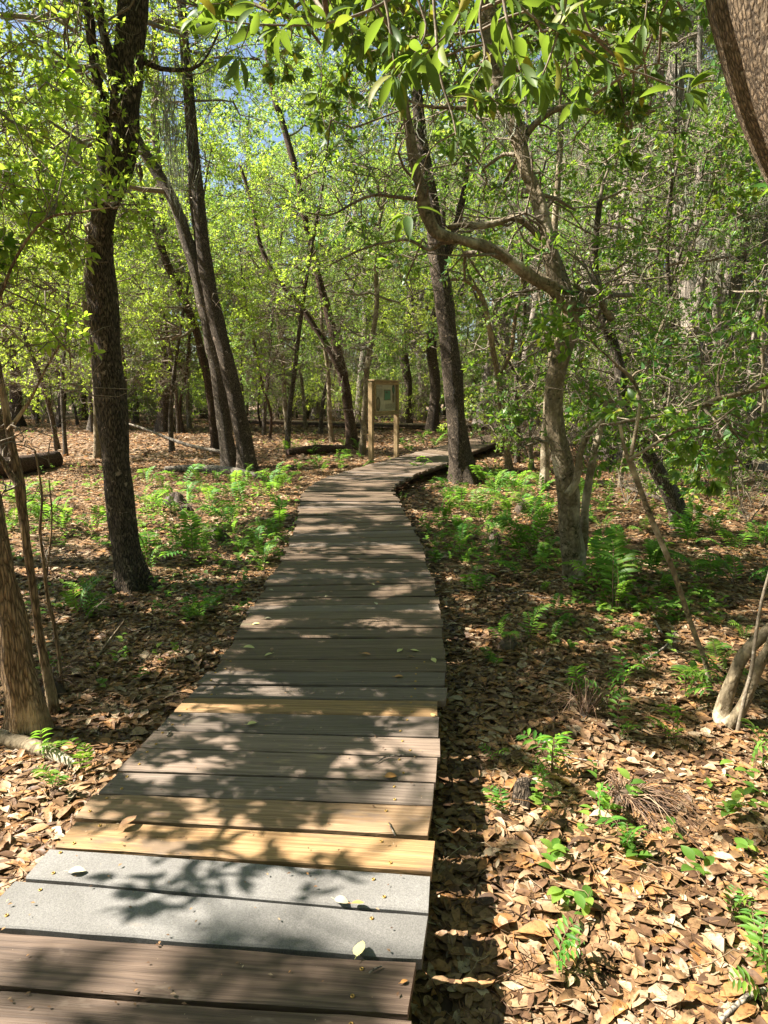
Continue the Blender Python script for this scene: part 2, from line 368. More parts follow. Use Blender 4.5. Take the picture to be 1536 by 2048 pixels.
# ------------------------------------------------------------ boardwalk
pairs = []   # (left, right) edge points read along the walk
LE = [(-190, 2048), (-60, 1880), (44, 1755.5), (98, 1694), (190, 1585), (283, 1493), (372, 1394), (415, 1352), (454, 1299), (496, 1225), (531, 1172), (566, 1112), (587, 1063), (600, 1005), (605, 984), (640, 958), (697, 941), (750, 925.5), (796, 914), (885, 891), (983, 868)]
RE = [(822, 2030), (838, 1922), (850, 1825), (855, 1746), (873, 1610), (882, 1513), (883, 1400), (889, 1355), (887, 1297), (880, 1222), (866, 1165), (850, 1108), (828, 1055), (800, 1005), (784, 980), (800, 963), (836, 946), (868, 935), (905, 922), (941, 905), (990, 886)]
EL = [hit(*p, DECK)[:2] for p in LE]; ER = [hit(*p, DECK)[:2] for p in RE]
EL = [EL[0] - (EL[1] - EL[0]) * 2.2] + EL; ER = [ER[0] - np.array([.13, 1.2])] + ER
# the near end: straight back under the viewer
EL[0] = np.array([-1.26, .25]); ER[0] = np.array([-.07, .12])
EL[1] = np.array([-1.19, 1.52]); ER[1] = hit(822, 2030, DECK)[:2]
EL[2] = np.array([-1.17, 1.70]); ER[2] = hit(838, 1921, DECK)[:2]
# round the far bend, doubling back behind the sign
for c, d in (((5.3, 24.0), (.55, .85)), ((5.7, 28.0), (-.2, 1)), ((4.0, 30.6), (-.95, .35)), ((.5, 31.6), (-1, .12)), ((-4.5, 34.3), (-.9, .45)), ((-9, 37.6), (-.85, .5))):
    d = np.array(d) / np.linalg.norm(d); nn = np.array([-d[1], d[0]]) * .62
    EL.append(np.array(c) + nn); ER.append(np.array(c) - nn)
walk = empty('boardwalk', (0, 0, 0), 'long low boardwalk of crosswise wooden planks winding away into the forest', 'boardwalk')
rows = []
for i in range(len(EL) - 1):
    l0, l1, r0, r1 = EL[i], EL[i + 1], ER[i], ER[i + 1]
    rows.append((l0, r0, l1, r1, (np.linalg.norm(l1 - l0) + np.linalg.norm(r1 - r0)) / 2))
S = np.concatenate([[0], np.cumsum([r[4] for r in rows])])
ELa, ERa = np.array(EL), np.array(ER)
def edge(s):
    return np.array([np.interp(s, S, ELa[:, 0]), np.interp(s, S, ELa[:, 1])]), np.array([np.interp(s, S, ERa[:, 0]), np.interp(s, S, ERa[:, 1])])
# plank boundaries: the near ones as read in the picture, evenly spaced beyond
near_y = [1.588, 1.756, 1.922, 2.099, 2.281, 2.433, 2.617, 2.78, 2.977, 3.148, 3.307, 3.48, 3.656, 3.83, 4.02]
ss = np.linspace(0, 12, 6000); ry = np.array([edge(s)[1][1] for s in ss])
sb = [float(np.interp(y, ry, ss)) for y in near_y]
sb = [sb[0] - .178 * k for k in (4, 3, 2, 1)] + sb
while sb[-1] < S[-1]: sb.append(sb[-1] + .172 + random.uniform(-.012, .012))
kinds = {4: 'w_grey', 5: 'w_grey', 6: 'w_yellow', 7: 'w_tan', 8: 'w_greybrown', 9: 'w_pink', 10: 'w_pink', 11: 'w_greybrown', 12: 'w_yellow', 13: 'w_greybrown', 14: 'w_greybrown'}
plabel = {3: 'smooth brown plank beside the grey ones', 4: 'nearer light grey plank', 5: 'second light grey plank', 6: 'new bright yellow plank with knotty grain', 7: 'tan plank with fine ribbed grain', 12: 'narrow yellow plank'}
screw_mb = MB(); th = np.arange(10) / 10 * 6.283
for r0, z0, z1 in ((.0055, 0, .0035),):
    ring = lambda r, z: np.stack([np.cos(th) * r, np.sin(th) * r, np.full(10, z)], -1)
    V = np.vstack([ring(.0058, 0), ring(.0055, .003), ring(.003, .003), ring(.0024, .0005)])
    q = []
    for k in range(3):
        for j in range(10): q.append([k * 10 + j, k * 10 + (j + 1) % 10, (k + 1) * 10 + (j + 1) % 10, (k + 1) * 10 + j])
    screw_mb.add(V, q, 0); screw_mb.add(ring(.0024, .0006), [list(range(10))], 1)
screw_me = screw_mb.mesh('screw', [M['screw'], M['hole']])
def plank_geo(mbx, s0, s1, gap, jl, jr, dz, nseg=16, r=random):
    """a plank as a closed bar with worn, slightly wavy long edges; returns its frame"""
    a0, b0 = edge(s0 + gap / 2); a1, b1 = edge(s1 - gap / 2)
    d = (b0 + b1 - a0 - a1); d = d / np.linalg.norm(d)
    a0 = a0 - d * jl; a1 = a1 - d * (jl + r.uniform(-.003, .003)); b0 = b0 + d * jr; b1 = b1 + d * (jr + r.uniform(-.003, .003))
    top, t = DECK + dz, .038; ch = .005
    t_ = np.linspace(0, 1, nseg + 1)[:, None]
    near = a0 + (b0 - a0) * t_; far = a1 + (b1 - a1) * t_
    w = nrm(far - near); sd1, sd2 = r.uniform(0, 99), r.uniform(0, 99)
    near = near + w * ((vnoise(t_[:, 0] * 9 + sd1, np.full(nseg + 1, sd1)) - .5) * .008)[:, None]
    far = far + w * ((vnoise(t_[:, 0] * 9 + sd2, np.full(nseg + 1, sd2)) - .5) * .008)[:, None]
    prof = [(near, 0, top - t), (near, 0, top - ch), (near, ch, top), (far, -ch, top), (far, 0, top - ch), (far, 0, top - t)]
    V = np.zeros((nseg + 1, 6, 3))
    for k, (e, o, z) in enumerate(prof):
        V[:, k, :2] = e + w * o; V[:, k, 2] = z
    ang = math.atan2(d[1], d[0]); org = np.array([*(a0 + b0 + a1 + b1) / 4, top])
    V = V - org; c, s_ = math.cos(-ang), math.sin(-ang)
    x = V[..., 0] * c - V[..., 1] * s_; y = V[..., 0] * s_ + V[..., 1] * c; V = np.stack([x, y, V[..., 2]], -1)
    i = np.arange(nseg)[:, None] * 6; j = np.arange(6)[None, :]; j2 = (j + 1) % 6
    fq = np.stack([i + j, i + 6 + j, i + 6 + j2, i + j2], -1).reshape(-1, 4)
    return V.reshape(-1, 3), fq, ang, org, nseg
count = 0; rest = MB(); PL = {}
for k in range(len(sb) - 1):
    s0, s1 = sb[k], sb[k + 1]
    near_p = k < 22
    gap = random.uniform(.014, .026) if not near_p else (.017 if k in (3, 4, 6, 7) else random.uniform(.011, .015))
    if k == 6: gap = .022
    jl, jr = random.uniform(-.02, .02), random.uniform(-.02, .02)
    if 50 < count: jr += random.uniform(-.02, .02)
    dz = random.uniform(-.002, .002) if k < 12 else random.uniform(-.006, .006)
    V, fq, ang, org, ns = plank_geo(None, s0, s1, gap, jl, jr, dz)
    cap = [[5, 4, 3, 2, 1, 0]]; cap2 = [[ns * 6 + q for q in range(6)]]
    if count < 99:
        pm = MB(); pm.add(V, fq); pm.add(V, cap); pm.add(V, cap2)
        key = kinds.get(k, 'w_old' if k > 3 else 'w_brown')
        if k > 14 and random.random() < .15: key = 'w_greybrown'
        o = pm.obj('plank', M[key], walk, flat=True); o.location = org; o.rotation_euler = (0, 0, ang)
        if k in plabel: o['label'] = plabel[k]
        if 2 <= k < 16:
            W = np.linalg.norm(edge(s0)[1] - edge(s0)[0]) / 2; dpt = (s1 - s0) * .27
            for sx in (-W + .07, W - .15):
                for sy in (-1, 1):
                    sc = bpy.data.objects.new('screw', screw_me); COL.objects.link(sc); sc.parent = o
                    sc.location = (sx + random.uniform(-.03, .03), sy * dpt + random.uniform(-.01, .01), .0002)
        PL[k] = (org, ang, o)
    else:
        c, s_ = math.cos(ang), math.sin(ang)
        W = np.stack([V[:, 0] * c - V[:, 1] * s_ + org[0], V[:, 0] * s_ + V[:, 1] * c + org[1], V[:, 2] + org[2]], -1)
        rest.add(W, fq); rest.add(W, cap); rest.add(W, cap2)
    count += 1
ro = rest.obj('planks', M['w_old'], walk, flat=True); ro['kind'] = 'stuff'
for frac in (.14, .5, .86):
    pts = []
    for s in np.arange(0, S[-1], .5):
        l, r_ = edge(s); p = l + (r_ - l) * frac; pts.append([*p, DECK - .038 - .06])
    b = MB(); pts = np.array(pts); T = nrm(np.gradient(pts, axis=0)); Nn = np.stack([-T[:, 1], T[:, 0], 0 * T[:, 0]], -1)
    V = np.stack([pts + Nn * sx * .02 + np.array([0, 0, sz * .055]) for sx, sz in ((-1, -1), (1, -1), (1, 1), (-1, 1))], 1)
    n = len(pts); i = np.arange(n - 1)[:, None] * 4; j = np.arange(4)[None, :]; j2 = (j + 1) % 4
    b.add(V.reshape(-1, 3), np.stack([i + j, i + j2, i + 4 + j2, i + 4 + j], -1).reshape(-1, 4))
    b.obj('stringer', M['w_dark'], walk, flat=True)
def box(mbx, c, hx, hy, hz, ang=0, m=0, bev=0):
    V = np.array([[sx * hx, sy * hy, sz * hz] for sz in (-1, 1) for sx, sy in ((-1, -1), (1, -1), (1, 1), (-1, 1))])
    ca, sa = math.cos(ang), math.sin(ang)
    V = np.stack([V[:, 0] * ca - V[:, 1] * sa, V[:, 0] * sa + V[:, 1] * ca, V[:, 2]], -1) + np.asarray(c)
    mbx.add(V, [[3, 2, 1, 0], [4, 5, 6, 7], [0, 1, 5, 4], [1, 2, 6, 5], [2, 3, 7, 6], [3, 0, 4, 7]], m)

# ------------------------------------------------------------ information sign
pa = hit(744, 925, DECK)[:2] + np.array([-.02, .12]); pb = hit(793, 914, DECK)[:2] + np.array([.0, .22])
ang = math.atan2(pb[1] - pa[1], pb[0] - pa[0]); SW = np.linalg.norm(pb - pa)
sign = empty('information_sign', (*pa, 0), 'wooden trail information sign on two posts beside the boardwalk bend', 'sign')
sign.rotation_euler = (0, 0, ang)
def sbox(name, m, c, hx, hy, hz, parent=sign):
    b = MB(); box(b, (0, 0, 0), hx, hy, hz); o = b.obj(name, m, parent, flat=True); o.location = c
    bv = o.modifiers.new('bevel', 'BEVEL'); bv.width = .006; bv.segments = 2; return o
TOPZ = 1.94
for x in (0, SW): 
    o = sbox('post', M['w_post'], (x, 0, (TOPZ - .2) / 2), .047, .047, (TOPZ + .2) / 2 - .03); 
    o.rotation_euler = (0, 0, 0)
fr = empty('frame', (SW / 2, -.0, 1.6)); fr.parent = sign
fb = MB(); hw = SW / 2 - .05; z0, z1 = -.36, .345
for c, hx, hz in (((0, -.02, z1 - .035), hw, .034), ((0, -.02, z0 + .035), hw, .034), ((-hw + .03, -.02, (z0 + z1) / 2), .03, (z1 - z0) / 2 - .0705), ((hw - .03, -.02, (z0 + z1) / 2), .03, (z1 - z0) / 2 - .0705)):
    box(fb, c, hx, .055, hz)
box(fb, (0, -.045, z0 - .014), hw + .045, .075, .013); box(fb, (0, -.03, z1 + .016), hw + .10, .075, .014)
COL.objects.unlink(fr); bpy.data.objects.remove(fr)
fo = fb.obj('frame', M['w_post'], sign, flat=True); fo.location = (SW / 2, 0, 1.6); bv = fo.modifiers.new('bevel', 'BEVEL'); bv.width = .004; bv.segments = 2
def flatm(name, col, rough=.5):
    m, N, L, P = mat(name); P.inputs[0].default_value = (*col, 1); P.inputs["Roughness"].default_value = rough
    tc = N.new("ShaderNodeTexCoord"); n = noise(N, L, tc.outputs["Object"], 14, 4); r = ramp(N, [(.3, tuple(c * .8 for c in col)), (.7, tuple(min(1, c * 1.12) for c in col))]); L.new(n.outputs[0], r.inputs[0]); L.new(r.outputs[0], P.inputs[0])
    return m
M['panel'] = flatm('sign_panel_cream', (.52, .48, .36)); M['ink'] = flatm('sign_ink', (.10, .09, .06)); M['map'] = flatm('sign_map_green', (.06, .22, .13)); M['mapb'] = flatm('sign_map_border', (.16, .15, .09))
M['ph1'] = flatm('sign_photo_sepia', (.11, .095, .055)); M['ph2'] = flatm('sign_photo_dark', (.045, .06, .045)); M['ph3'] = flatm('sign_photo_brown', (.17, .12, .075)); M['ph4'] = flatm('sign_photo_light', (.22, .20, .13))
pb_ = MB(); pw, ph = hw - .062, (z1 - z0) / 2 - .072; pcz = (z0 + z1) / 2
box(pb_, (0, 0, 0), pw, .006, ph)
po = pb_.obj('panel', M['panel'], sign, flat=True); po.location = (SW / 2, -.015, 1.6 + pcz)
def rect(mbx, x0, x1, z0_, z1_, y, m): mbx.add([[x0, y, z0_], [x1, y, z0_], [x1, y, z1_], [x0, y, z1_]], [[0, 1, 2, 3]], m)
def oval(mbx, cx, cz, rx, rz, y, m, n=28, mod=None):
    t = np.arange(n) / n * 6.283; mbx.add(np.stack([cx + np.cos(t) * rx, np.full(n, y), cz + np.sin(t) * rz], -1), [list(range(n))], m)
X_ = lambda f: -pw + 2 * pw * f; Z_ = lambda f: ph - 2 * ph * f
pr = MB()
rd = random.Random(3)
def textblock(x0, x1, f0, f1, n):
    for i in range(n):
        z = Z_(f0 + (f1 - f0) * (i + .5) / n); x = X_(x0)
        while x < X_(x1) - .012:
            w = rd.uniform(.008, .035); w = min(w, X_(x1) - x)
            rect(pr, x, x + w, z - .0032, z + .0032, -.0085, 0); x += w + .008
x = X_(.06)                                        # the heading, too small in the photograph to read
for wlen in (3, 5, 5):
    for q in range(wlen):
        rect(pr, x, x + .005, Z_(.075), Z_(.032), -.0085, 0); rect(pr, x + .005, x + .017, Z_(.04 + .02 * (q % 2)), Z_(.032 + .02 * (q % 2)), -.0085, 0)
        if q % 3: rect(pr, x + .012, x + .017, Z_(.075), Z_(.045), -.0085, 0)
        x += .024
    x += .025
textblock(.04, .38, .15, .48, 13); textblock(.5, .95, .73, .93, 8); textblock(.05, .3, .96, .98, 1); textblock(.82, .96, .335, .36, 1); textblock(.82, .96, .68, .70, 1)
PM = [M['ink'], M['mapb'], M['map'], M['ph1'], M['ph2'], M['ph3'], M['ph4']]
pr.obj('lettering', PM, po, flat=True)
pr = MB(); rect(pr, X_(.43), X_(.76), Z_(.605), Z_(.185), -.0085, 1); rect(pr, X_(.475), X_(.73), Z_(.585), Z_(.24), -.0105, 2)
rect(pr, X_(.51), X_(.60), Z_(.33), Z_(.26), -.0125, 4); rect(pr, X_(.62), X_(.70), Z_(.58), Z_(.55), -.0125, 5); pr.obj('map', PM, po, flat=True)
pr = MB(); oval(pr, X_(.175), Z_(.73), .125, .155, -.0085, 3); oval(pr, X_(.16), Z_(.70), .06, .09, -.0105, 6); oval(pr, X_(.2), Z_(.82), .075, .05, -.0110, 5); pr.obj('picture', PM, po, flat=True)
pr = MB(); oval(pr, X_(.885), Z_(.175), .078, .105, -.0085, 4); oval(pr, X_(.885), Z_(.18), .03, .06, -.0105, 2); pr.obj('picture', PM, po, flat=True)
pr = MB(); oval(pr, X_(.885), Z_(.52), .07, .10, -.0085, 5); oval(pr, X_(.885), Z_(.53), .03, .06, -.0105, 3); pr.obj('picture', PM, po, flat=True)

# ------------------------------------------------------------ leaves and sprays
def leaf_quads(n=4):
    """leaf shapes along +X: (verts, faces) from a folded diamond to a curved blade"""
    if n == 0: V = np.array([[0, 0, 0], [.45, .19, .05], [1, 0, -.04], [.5, -.19, .05]]); return V, np.array([[0, 3, 2, 1]])
    st = np.linspace(0, 1, n + 1); w = .205 * np.sin(np.clip(st, 0, 1) ** .85 * math.pi) ** .75; w[0] = w[-1] = .008
    V = []
    for s, ww in zip(st, w):
        zc = .10 * math.sin(s * 3.0) - .06 * s
        V += [[s, ww, zc + ww * .35], [s, 0, zc], [s, -ww, zc + ww * .35]]
    Fc = []
    for i in range(n):
        a = i * 3; Fc += [[a, a + 3, a + 4, a + 1], [a + 1, a + 4, a + 5, a + 2]]
    return np.array(V), np.array(Fc)
LV0, LF0 = leaf_quads(0); LV4, LF4 = leaf_quads(4); LV6, LF6 = leaf_quads(6)
def frames(D, U):
    """rotation matrices with X along D and Z near U"""
    D = nrm(D); Y = nrm(np.cross(U, D)); Z = np.cross(D, Y); return np.stack([D, Y, Z], -1)
def put(V, Fc, Rm, T, S):
    """copies of a shape: N frames, N places, N sizes"""
    W = np.einsum('nij,vj->nvi', Rm, V) * np.asarray(S)[:, None, None] + T[:, None, :]
    N_ = len(T); return W, (Fc[None] + (np.arange(N_) * len(V))[:, None, None]).reshape(-1, Fc.shape[1])
def rand_dirs(n, r): return nrm(r.normal(size=(n, 3)))
def make_spray(seed, n_side=6, per=7, L=.6, leaf=.085, lv=(LV0, LF0), twig=True, droop=.25):
    r = np.random.default_rng(seed); tips = []; tb = MB()
    main = wob_path([0, 0, 0], [L, 0, .05], 5, .06, .03, r)
    tube(tb, main, np.linspace(.006, .0025, 5), 3, cap=False)
    ends = [(main[-1], np.array([1, 0, 0.]))]
    for k in range(n_side):
        t = .25 + .7 * k / n_side; p = main[0] + (main[-1] - main[0]) * t
        i = min(3, int(t * 4)); p = main[i] + (main[i + 1] - main[i]) * (t * 4 - i)
        a = (1 if k % 2 else -1) * r.uniform(.5, 1.1); e = r.uniform(-.4, .7)
        d = np.array([math.cos(a) * math.cos(e), math.sin(a) * math.cos(e), math.sin(e)]) * L * r.uniform(.35, .6) * (1.1 - .5 * t)
        path = wob_path(p, p + d, 3, .08, 0, r)
        if twig: tube(tb, path, [.0035, .0025, .0015], 3, cap=False)
        ends.append((path[-1], nrm(d)))
        ends.append((path[1], nrm(d)))
    P, D = [], []
    for e, d in ends:
        for q in range(per):
            dd = nrm(d * .7 + r.normal(size=3) * .65 + np.array([0, 0, -droop])); P.append(e - d * r.uniform(0, .06) * L); D.append(dd)
    P = np.array(P); D = np.array(D); U = nrm(np.array([0, 0, 1.]) + r.normal(size=(len(P), 3)) * .45)
    W, _ = put(lv[0], lv[1], frames(D, U), P, leaf * r.uniform(.65, 1.25, len(P)))
    tv = np.concatenate(tb.v) if tb.v and twig else np.zeros((0, 3)); tf = np.concatenate(tb.f) if tb.v and twig else np.zeros((0, 4), int)
    return dict(leaves=W, lf=lv[1], tv=tv, tf=tf)
SPR = {
 'oak': [make_spray(i, 6, 8, .55, .06) for i in range(5)],                      # small leaves
 'bay': [make_spray(20 + i, 5, 6, .5, .095) for i in range(5)],                 # longer leaves
 'near': [make_spray(40 + i, 4, 6, .42, .10, (LV4, LF4)) for i in range(4)],      # modelled blades
 'far': [make_spray(60 + i, 7, 8, 1.1, .13, twig=False) for i in range(4)],
}
def add_sprays(mb, kind, P, D, S, masked=True, r=rng, thin=0.0, lm=0, tm=1):
    """leafy twigs at places P pointing along D"""
    P = np.asarray(P); D = np.asarray(D); S = np.asarray(S)
    if len(P) == 0: return
    U = nrm(np.array([0, 0, 1.]) + r.normal(size=P.shape) * .5); Rm = frames(D, U)
    pick = r.integers(0, len(SPR[kind]), len(P))
    for k, sp in enumerate(SPR[kind]):
        q = pick == k
        if not q.any(): continue
        W = np.einsum('nij,lvj->nlvi', Rm[q], sp['leaves']) * S[q][:, None, None, None] + P[q][:, None, None, :]
        nv = W.shape[2]; W = W.reshape(-1, nv, 3)
        c = W.mean(1); ok = keep_lit(c) if masked else np.ones(len(c), bool)
        ok &= ~((np.abs(c[:, 0] - .0) < .75) & (c[:, 1] < 1.3) & (c[:, 1] > -1) )
        if thin: ok &= r.random(len(c)) > thin
        W = W[ok]; n = len(W)
        if n: mb.add(W.reshape(-1, 3), (sp['lf'][None] + (np.arange(n) * nv)[:, None, None]).reshape(-1, 4), lm)
        if len(sp['tv']):
            TV = np.einsum('nij,vj->nvi', Rm[q], sp['tv']) * S[q][:, None, None] + P[q][:, None, :]
            okt = (keep_lit(TV.mean(1)) if masked else np.ones(len(TV), bool)); TV = TV[okt]; n = len(TV)
            if n: mb.add(TV.reshape(-1, 3), (sp['tf'][None] + (np.arange(n) * len(sp['tv']))[:, None, None]).reshape(-1, 4), tm)

class Tree:
    """trunk and limbs from polylines, foliage from clumps that grow on their own branches"""
    def __init__(s, seed): s.r = np.random.default_rng(seed); s.tr = MB(); s.cr = MB(); s.pts = []; s.seed = seed; s.base = None
    def limb(s, pts, radii, step=.12, k=14, rough=.22, flare=None, m=0):
        P, Rr = smooth_path(pts, radii, step)
        if s.base is None: s.base = np.array([P[0][0], P[0][1], float(ground_z(P[0][0], P[0][1]))])
        tube(s.tr, P, Rr, k, m, rough, s.seed * 1.37 + len(s.pts), flare=flare)
        s.pts.append((P, Rr)); return s
    def px(s, pts, Y, step=.12, k=14, rough=.22, ground=False, dY=None, flare=.8, m=0):
        """a stem read from picture points (x, y, width) standing at distance Y"""
        out, rr = [], []
        for i, p in enumerate(pts):
            y = Y + (dY[i] if dY is not None else 0); q = at(p[0], p[1], y); out.append(q); rr.append(wid(p[2], y))
        fl = None
        if ground:
            gz = float(ground_z(out[0][0], out[0][1])); out[0][2] = gz - .12; fl = (gz, flare, .16 + rr[0] * .6)
        return s.limb(out, rr, step, k, rough, fl, m)
    def near_point(s, c, low=True):
        best = None
        for P, Rr in s.pts:
            d = np.linalg.norm(P - c, axis=1) + np.where(P[:, 2] > c[2] + .1, .8 * np.abs(P[:, 2] - c[2]), 0)
            i = int(d.argmin())
            if best is None or d[i] < best[0]: best = (d[i], P[i], Rr[i])
        return best[1], best[2]
    def clump(s, c, rad, n, kind='oak', masked=True, sub=4, scale=1.0, flat=.6, thin=0.0, br=None, wob=.09):
        c = np.asarray(c, float); r = s.r; p0, r0 = s.near_point(c)
        L = np.linalg.norm(c - p0); rb = min(r0 * .7, .012 + .014 * L) if br is None else br
        path = wob_path(p0, c, max(5, int(L / .35)), wob, .04, r)
        tube(s.tr, path, np.linspace(rb, rb * .45, len(path)), 6 if rb > .02 else 4, 1, .12, r.uniform(0, 50), cap=False)
        P, D = [], []
        for k in range(sub):
            d = nrm(r.normal(size=3) * np.array([1, 1, flat])); e = c + d * rad * r.uniform(.5, .9)
            i0 = r.integers(len(path) // 2, len(path)); pp = wob_path(path[i0], e, 5, .12, .03, r)
            tube(s.tr, pp, np.linspace(rb * .45, .006, 5), 4, 1, 0, cap=False)
            m = max(1, int(n // sub))
            for q in range(m):
                t = r.uniform(.25, 1); i = min(3, int(t * 4)); b = pp[i] + (pp[i + 1] - pp[i]) * (t * 4 - i)
                b = b + r.normal(size=3) * np.array([1, 1, flat]) * rad * .22
                P.append(b); D.append(nrm((b - c) / rad + r.normal(size=3) * .8 + np.array([0, 0, .05])))
        add_sprays(s.cr, kind, P, D, scale * r.uniform(.75, 1.25, len(P)), masked, r, thin)
        return s
    def twigs(s, n, zr, L=(.3, 1.2)):
        """bare crooked twigs along the stems"""
        r = s.r
        for _ in range(n):
            P, Rr = s.pts[r.integers(len(s.pts))]; i = r.integers(0, len(P)); p = P[i]
            if not (zr[0] < p[2] < zr[1]): continue
            l = r.uniform(*L); d = nrm(r.normal(size=3) * np.array([1, 1, .5]) + np.array([0, 0, .25])) * l
            pa_ = wob_path(p, p + d, 7, .13, 0, r); tube(s.tr, pa_, np.linspace(min(.012, Rr[i] * .4), .002, 7), 4, 1, cap=False)
            for q in range(2):
                a = pa_[r.integers(2, 6)]; d2 = nrm(d / l + r.normal(size=3) * .7) * l * .4
                tube(s.tr, wob_path(a, a + d2, 4, .12, 0, r), np.linspace(.004, .0015, 4), 3, 1, cap=False)
        return s
    def done(s, label, barkm, leafm='leaf', name='tree', cat='tree', group=None, moss=None, twigm=None):
        root = empty(name, tuple(s.base), label, cat, group)
        under(s.tr.obj('trunk', [M[barkm], M[twigm or 'twig']]), root)
        if s.cr.n: under(s.cr.obj('crown', [M[leafm], M['twig']]), root)
        if moss is not None and moss.n: under(moss.obj('hanging_moss', [M['moss']]), root)['kind'] = 'stuff'
        return root
def moss_clump(mb, p, L, n, r, spread=.12):
    """hanging strands of Spanish moss"""
    n = int(n); st = 7; P = np.zeros((n, st, 2, 3))
    o = r.normal(size=(n, 3)) * spread * np.array([1, 1, .3]); ln = L * r.uniform(.35, 1, n)
    ph = r.uniform(0, 6.28, n); w = r.uniform(.002, .0045, n) * (1 + L * .4)
    a = r.uniform(0, 6.28, n); dx = np.stack([np.cos(a), np.sin(a), 0 * a], -1)
    for k in range(st):
        t = k / (st - 1)
        c = p + o * (1 - .5 * t) + np.stack([np.sin(ph + t * 9) * .05 * t, np.cos(ph * 2 + t * 8) * .05 * t, -ln * t], -1)
        ww = (w * (1.15 - t))[:, None]
        P[:, k, 0] = c - dx * ww; P[:, k, 1] = c + dx * ww
    base = np.arange(n)[:, None, None] * st * 2; k = np.arange(st - 1)[None, :, None] * 2
    Fq = (base + k + np.array([0, 1, 3, 2])[None, None, :]).reshape(-1, 4)
    mb.add(P.reshape(-1, 3), Fq, 0)

# ------------------------------------------------------------ the trees one can tell apart
FE = 'wide oaks and saplings'
# big dark trunk on the left with its fork and overhead crown
T = Tree(1)
T.px([(272, 1200, 69), (250, 1080, 62), (236, 950, 64), (222, 800, 67), (208, 650, 69), (200, 520, 60), (207, 430, 56), (228, 350, 64), (247, 270, 73), (252, 190, 62), (262, 90, 62), (268, 0, 64), (272, -150, 60), (250, -420, 52), (180, -800, 42)], 5.86, .045, 30, .20, ground=True, flare=.9)
T.px([(215, 400, 30), (205, 300, 26), (203, 210, 24), (188, 120, 22), (176, 20, 20), (150, -120, 18)], 5.8, .07, 14)
T.px([(240, 230, 30), (222, 120, 20), (200, 30, 16), (215, -90, 14)], 5.75, .07, 12)
Ytop = at(250, -420, 5.86)
T.limb([Ytop, (-3.2, 6.3, 5.4), (-4.6, 6.6, 6.3), (-6.5, 6.8, 7.2)], [.09, .08, .06, .035], .2, 10)
T.limb([at(272, -150, 5.86), (-2.6, 5.2, 5.0), (-3.9, 4.6, 6.0), (-5.8, 4.4, 7.0)], [.08, .065, .05, .03], .2, 10)
for c, rad, n in (((-3.6, 6.6, 5.9), 1.0, 30), ((-4.6, 7.4, 6.4), 1.2, 30)): T.clump(c, rad, n, 'oak', sub=5)
for px, py, Y, rad, n in ((100, 130, 5.2, .5, 14), (60, 260, 5.6, .5, 14), (130, 60, 6.5, .6, 14), (330, -20, 5.9, .5, 10)):
    T.clump(at(px, py, Y), rad, n, 'oak', scale=.8, masked=False, thin=.2)
for px, py, Y, rad, n in ((235, 385, 5.55, .16, 5), (190, 400, 5.5, .2, 5), (225, 410, 5.5, .12, 4)):
    T.clump(at(px, py, Y), rad, n, 'bay', scale=.7, masked=False, sub=3)
ms = MB()
for px, py, Y, L, n in ((330, 200, 6.0, .5, 26), (345, 250, 6.1, .4, 22), (315, 150, 6.0, .35, 18), (360, 110, 6.2, .4, 18), (150, 280, 5.7, .3, 24)):
    moss_clump(ms, at(px, py, Y), L, n, T.r, .07)
T.limb([at(262, 100, 5.86), at(300, 130, 5.95), at(345, 140, 6.0), at(400, 130, 6.1), at(440, 60, 6.3)], [.03, .022, .018, .012, .006], .08, 8)
T.twigs(40, (2.8, 5), (.25, .7))
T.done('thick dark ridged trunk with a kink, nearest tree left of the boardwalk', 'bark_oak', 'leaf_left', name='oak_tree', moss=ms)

# unseen oak added left of the view so its crown shades the walk
T = Tree(20)
T.limb([(-6.6, 6.6, -.2), (-6.5, 6.5, 1.2), (-6.7, 6.6, 2.6), (-6.9, 6.8, 4.0), (-7.0, 6.9, 5.6), (-7.2, 7.0, 7.4)], [.26, .22, .2, .17, .13, .08], .2, 16, .2, flare=(0, .6, .4))
for q in ([(-6.7, 6.6, 2.8), (-6.0, 5.6, 3.6), (-5.2, 4.6, 4.2), (-4.6, 3.9, 4.6)], [(-6.8, 6.7, 3.6), (-6.2, 8.0, 4.8), (-6.6, 9.6, 5.6), (-7.4, 11.2, 6.4)], [(-6.9, 6.8, 4.2), (-5.6, 6.9, 4.8), (-4.9, 7.2, 5.0)], [(-6.9, 6.7, 4.4), (-7.6, 5.0, 5.6), (-7.8, 3.6, 6.2)]):
    T.limb(q, [.12, .09, .06, .04][:len(q)], .2, 10)
for Yc in np.arange(3.9, 13.2, .85):
    for Xc in np.arange(-3.4, 3.6, .8):
        hh = max(3.4, Xc + .54 * Yc + .75) + T.r.uniform(0, .5)
        if hh > 9.5 or (Xc < -1 and Yc > 9): continue
        T.clump((Xc - hh * COT, Yc + T.r.uniform(-.2, .2), hh + DECK), .55, 34 if abs(Xc) < 1.3 else 22, 'oak', sub=4, scale=1.1)
T.done('unseen spreading oak added beyond the left edge so its crown shades the boardwalk', 'bark_oak', 'leaf_left', name='oak_tree')

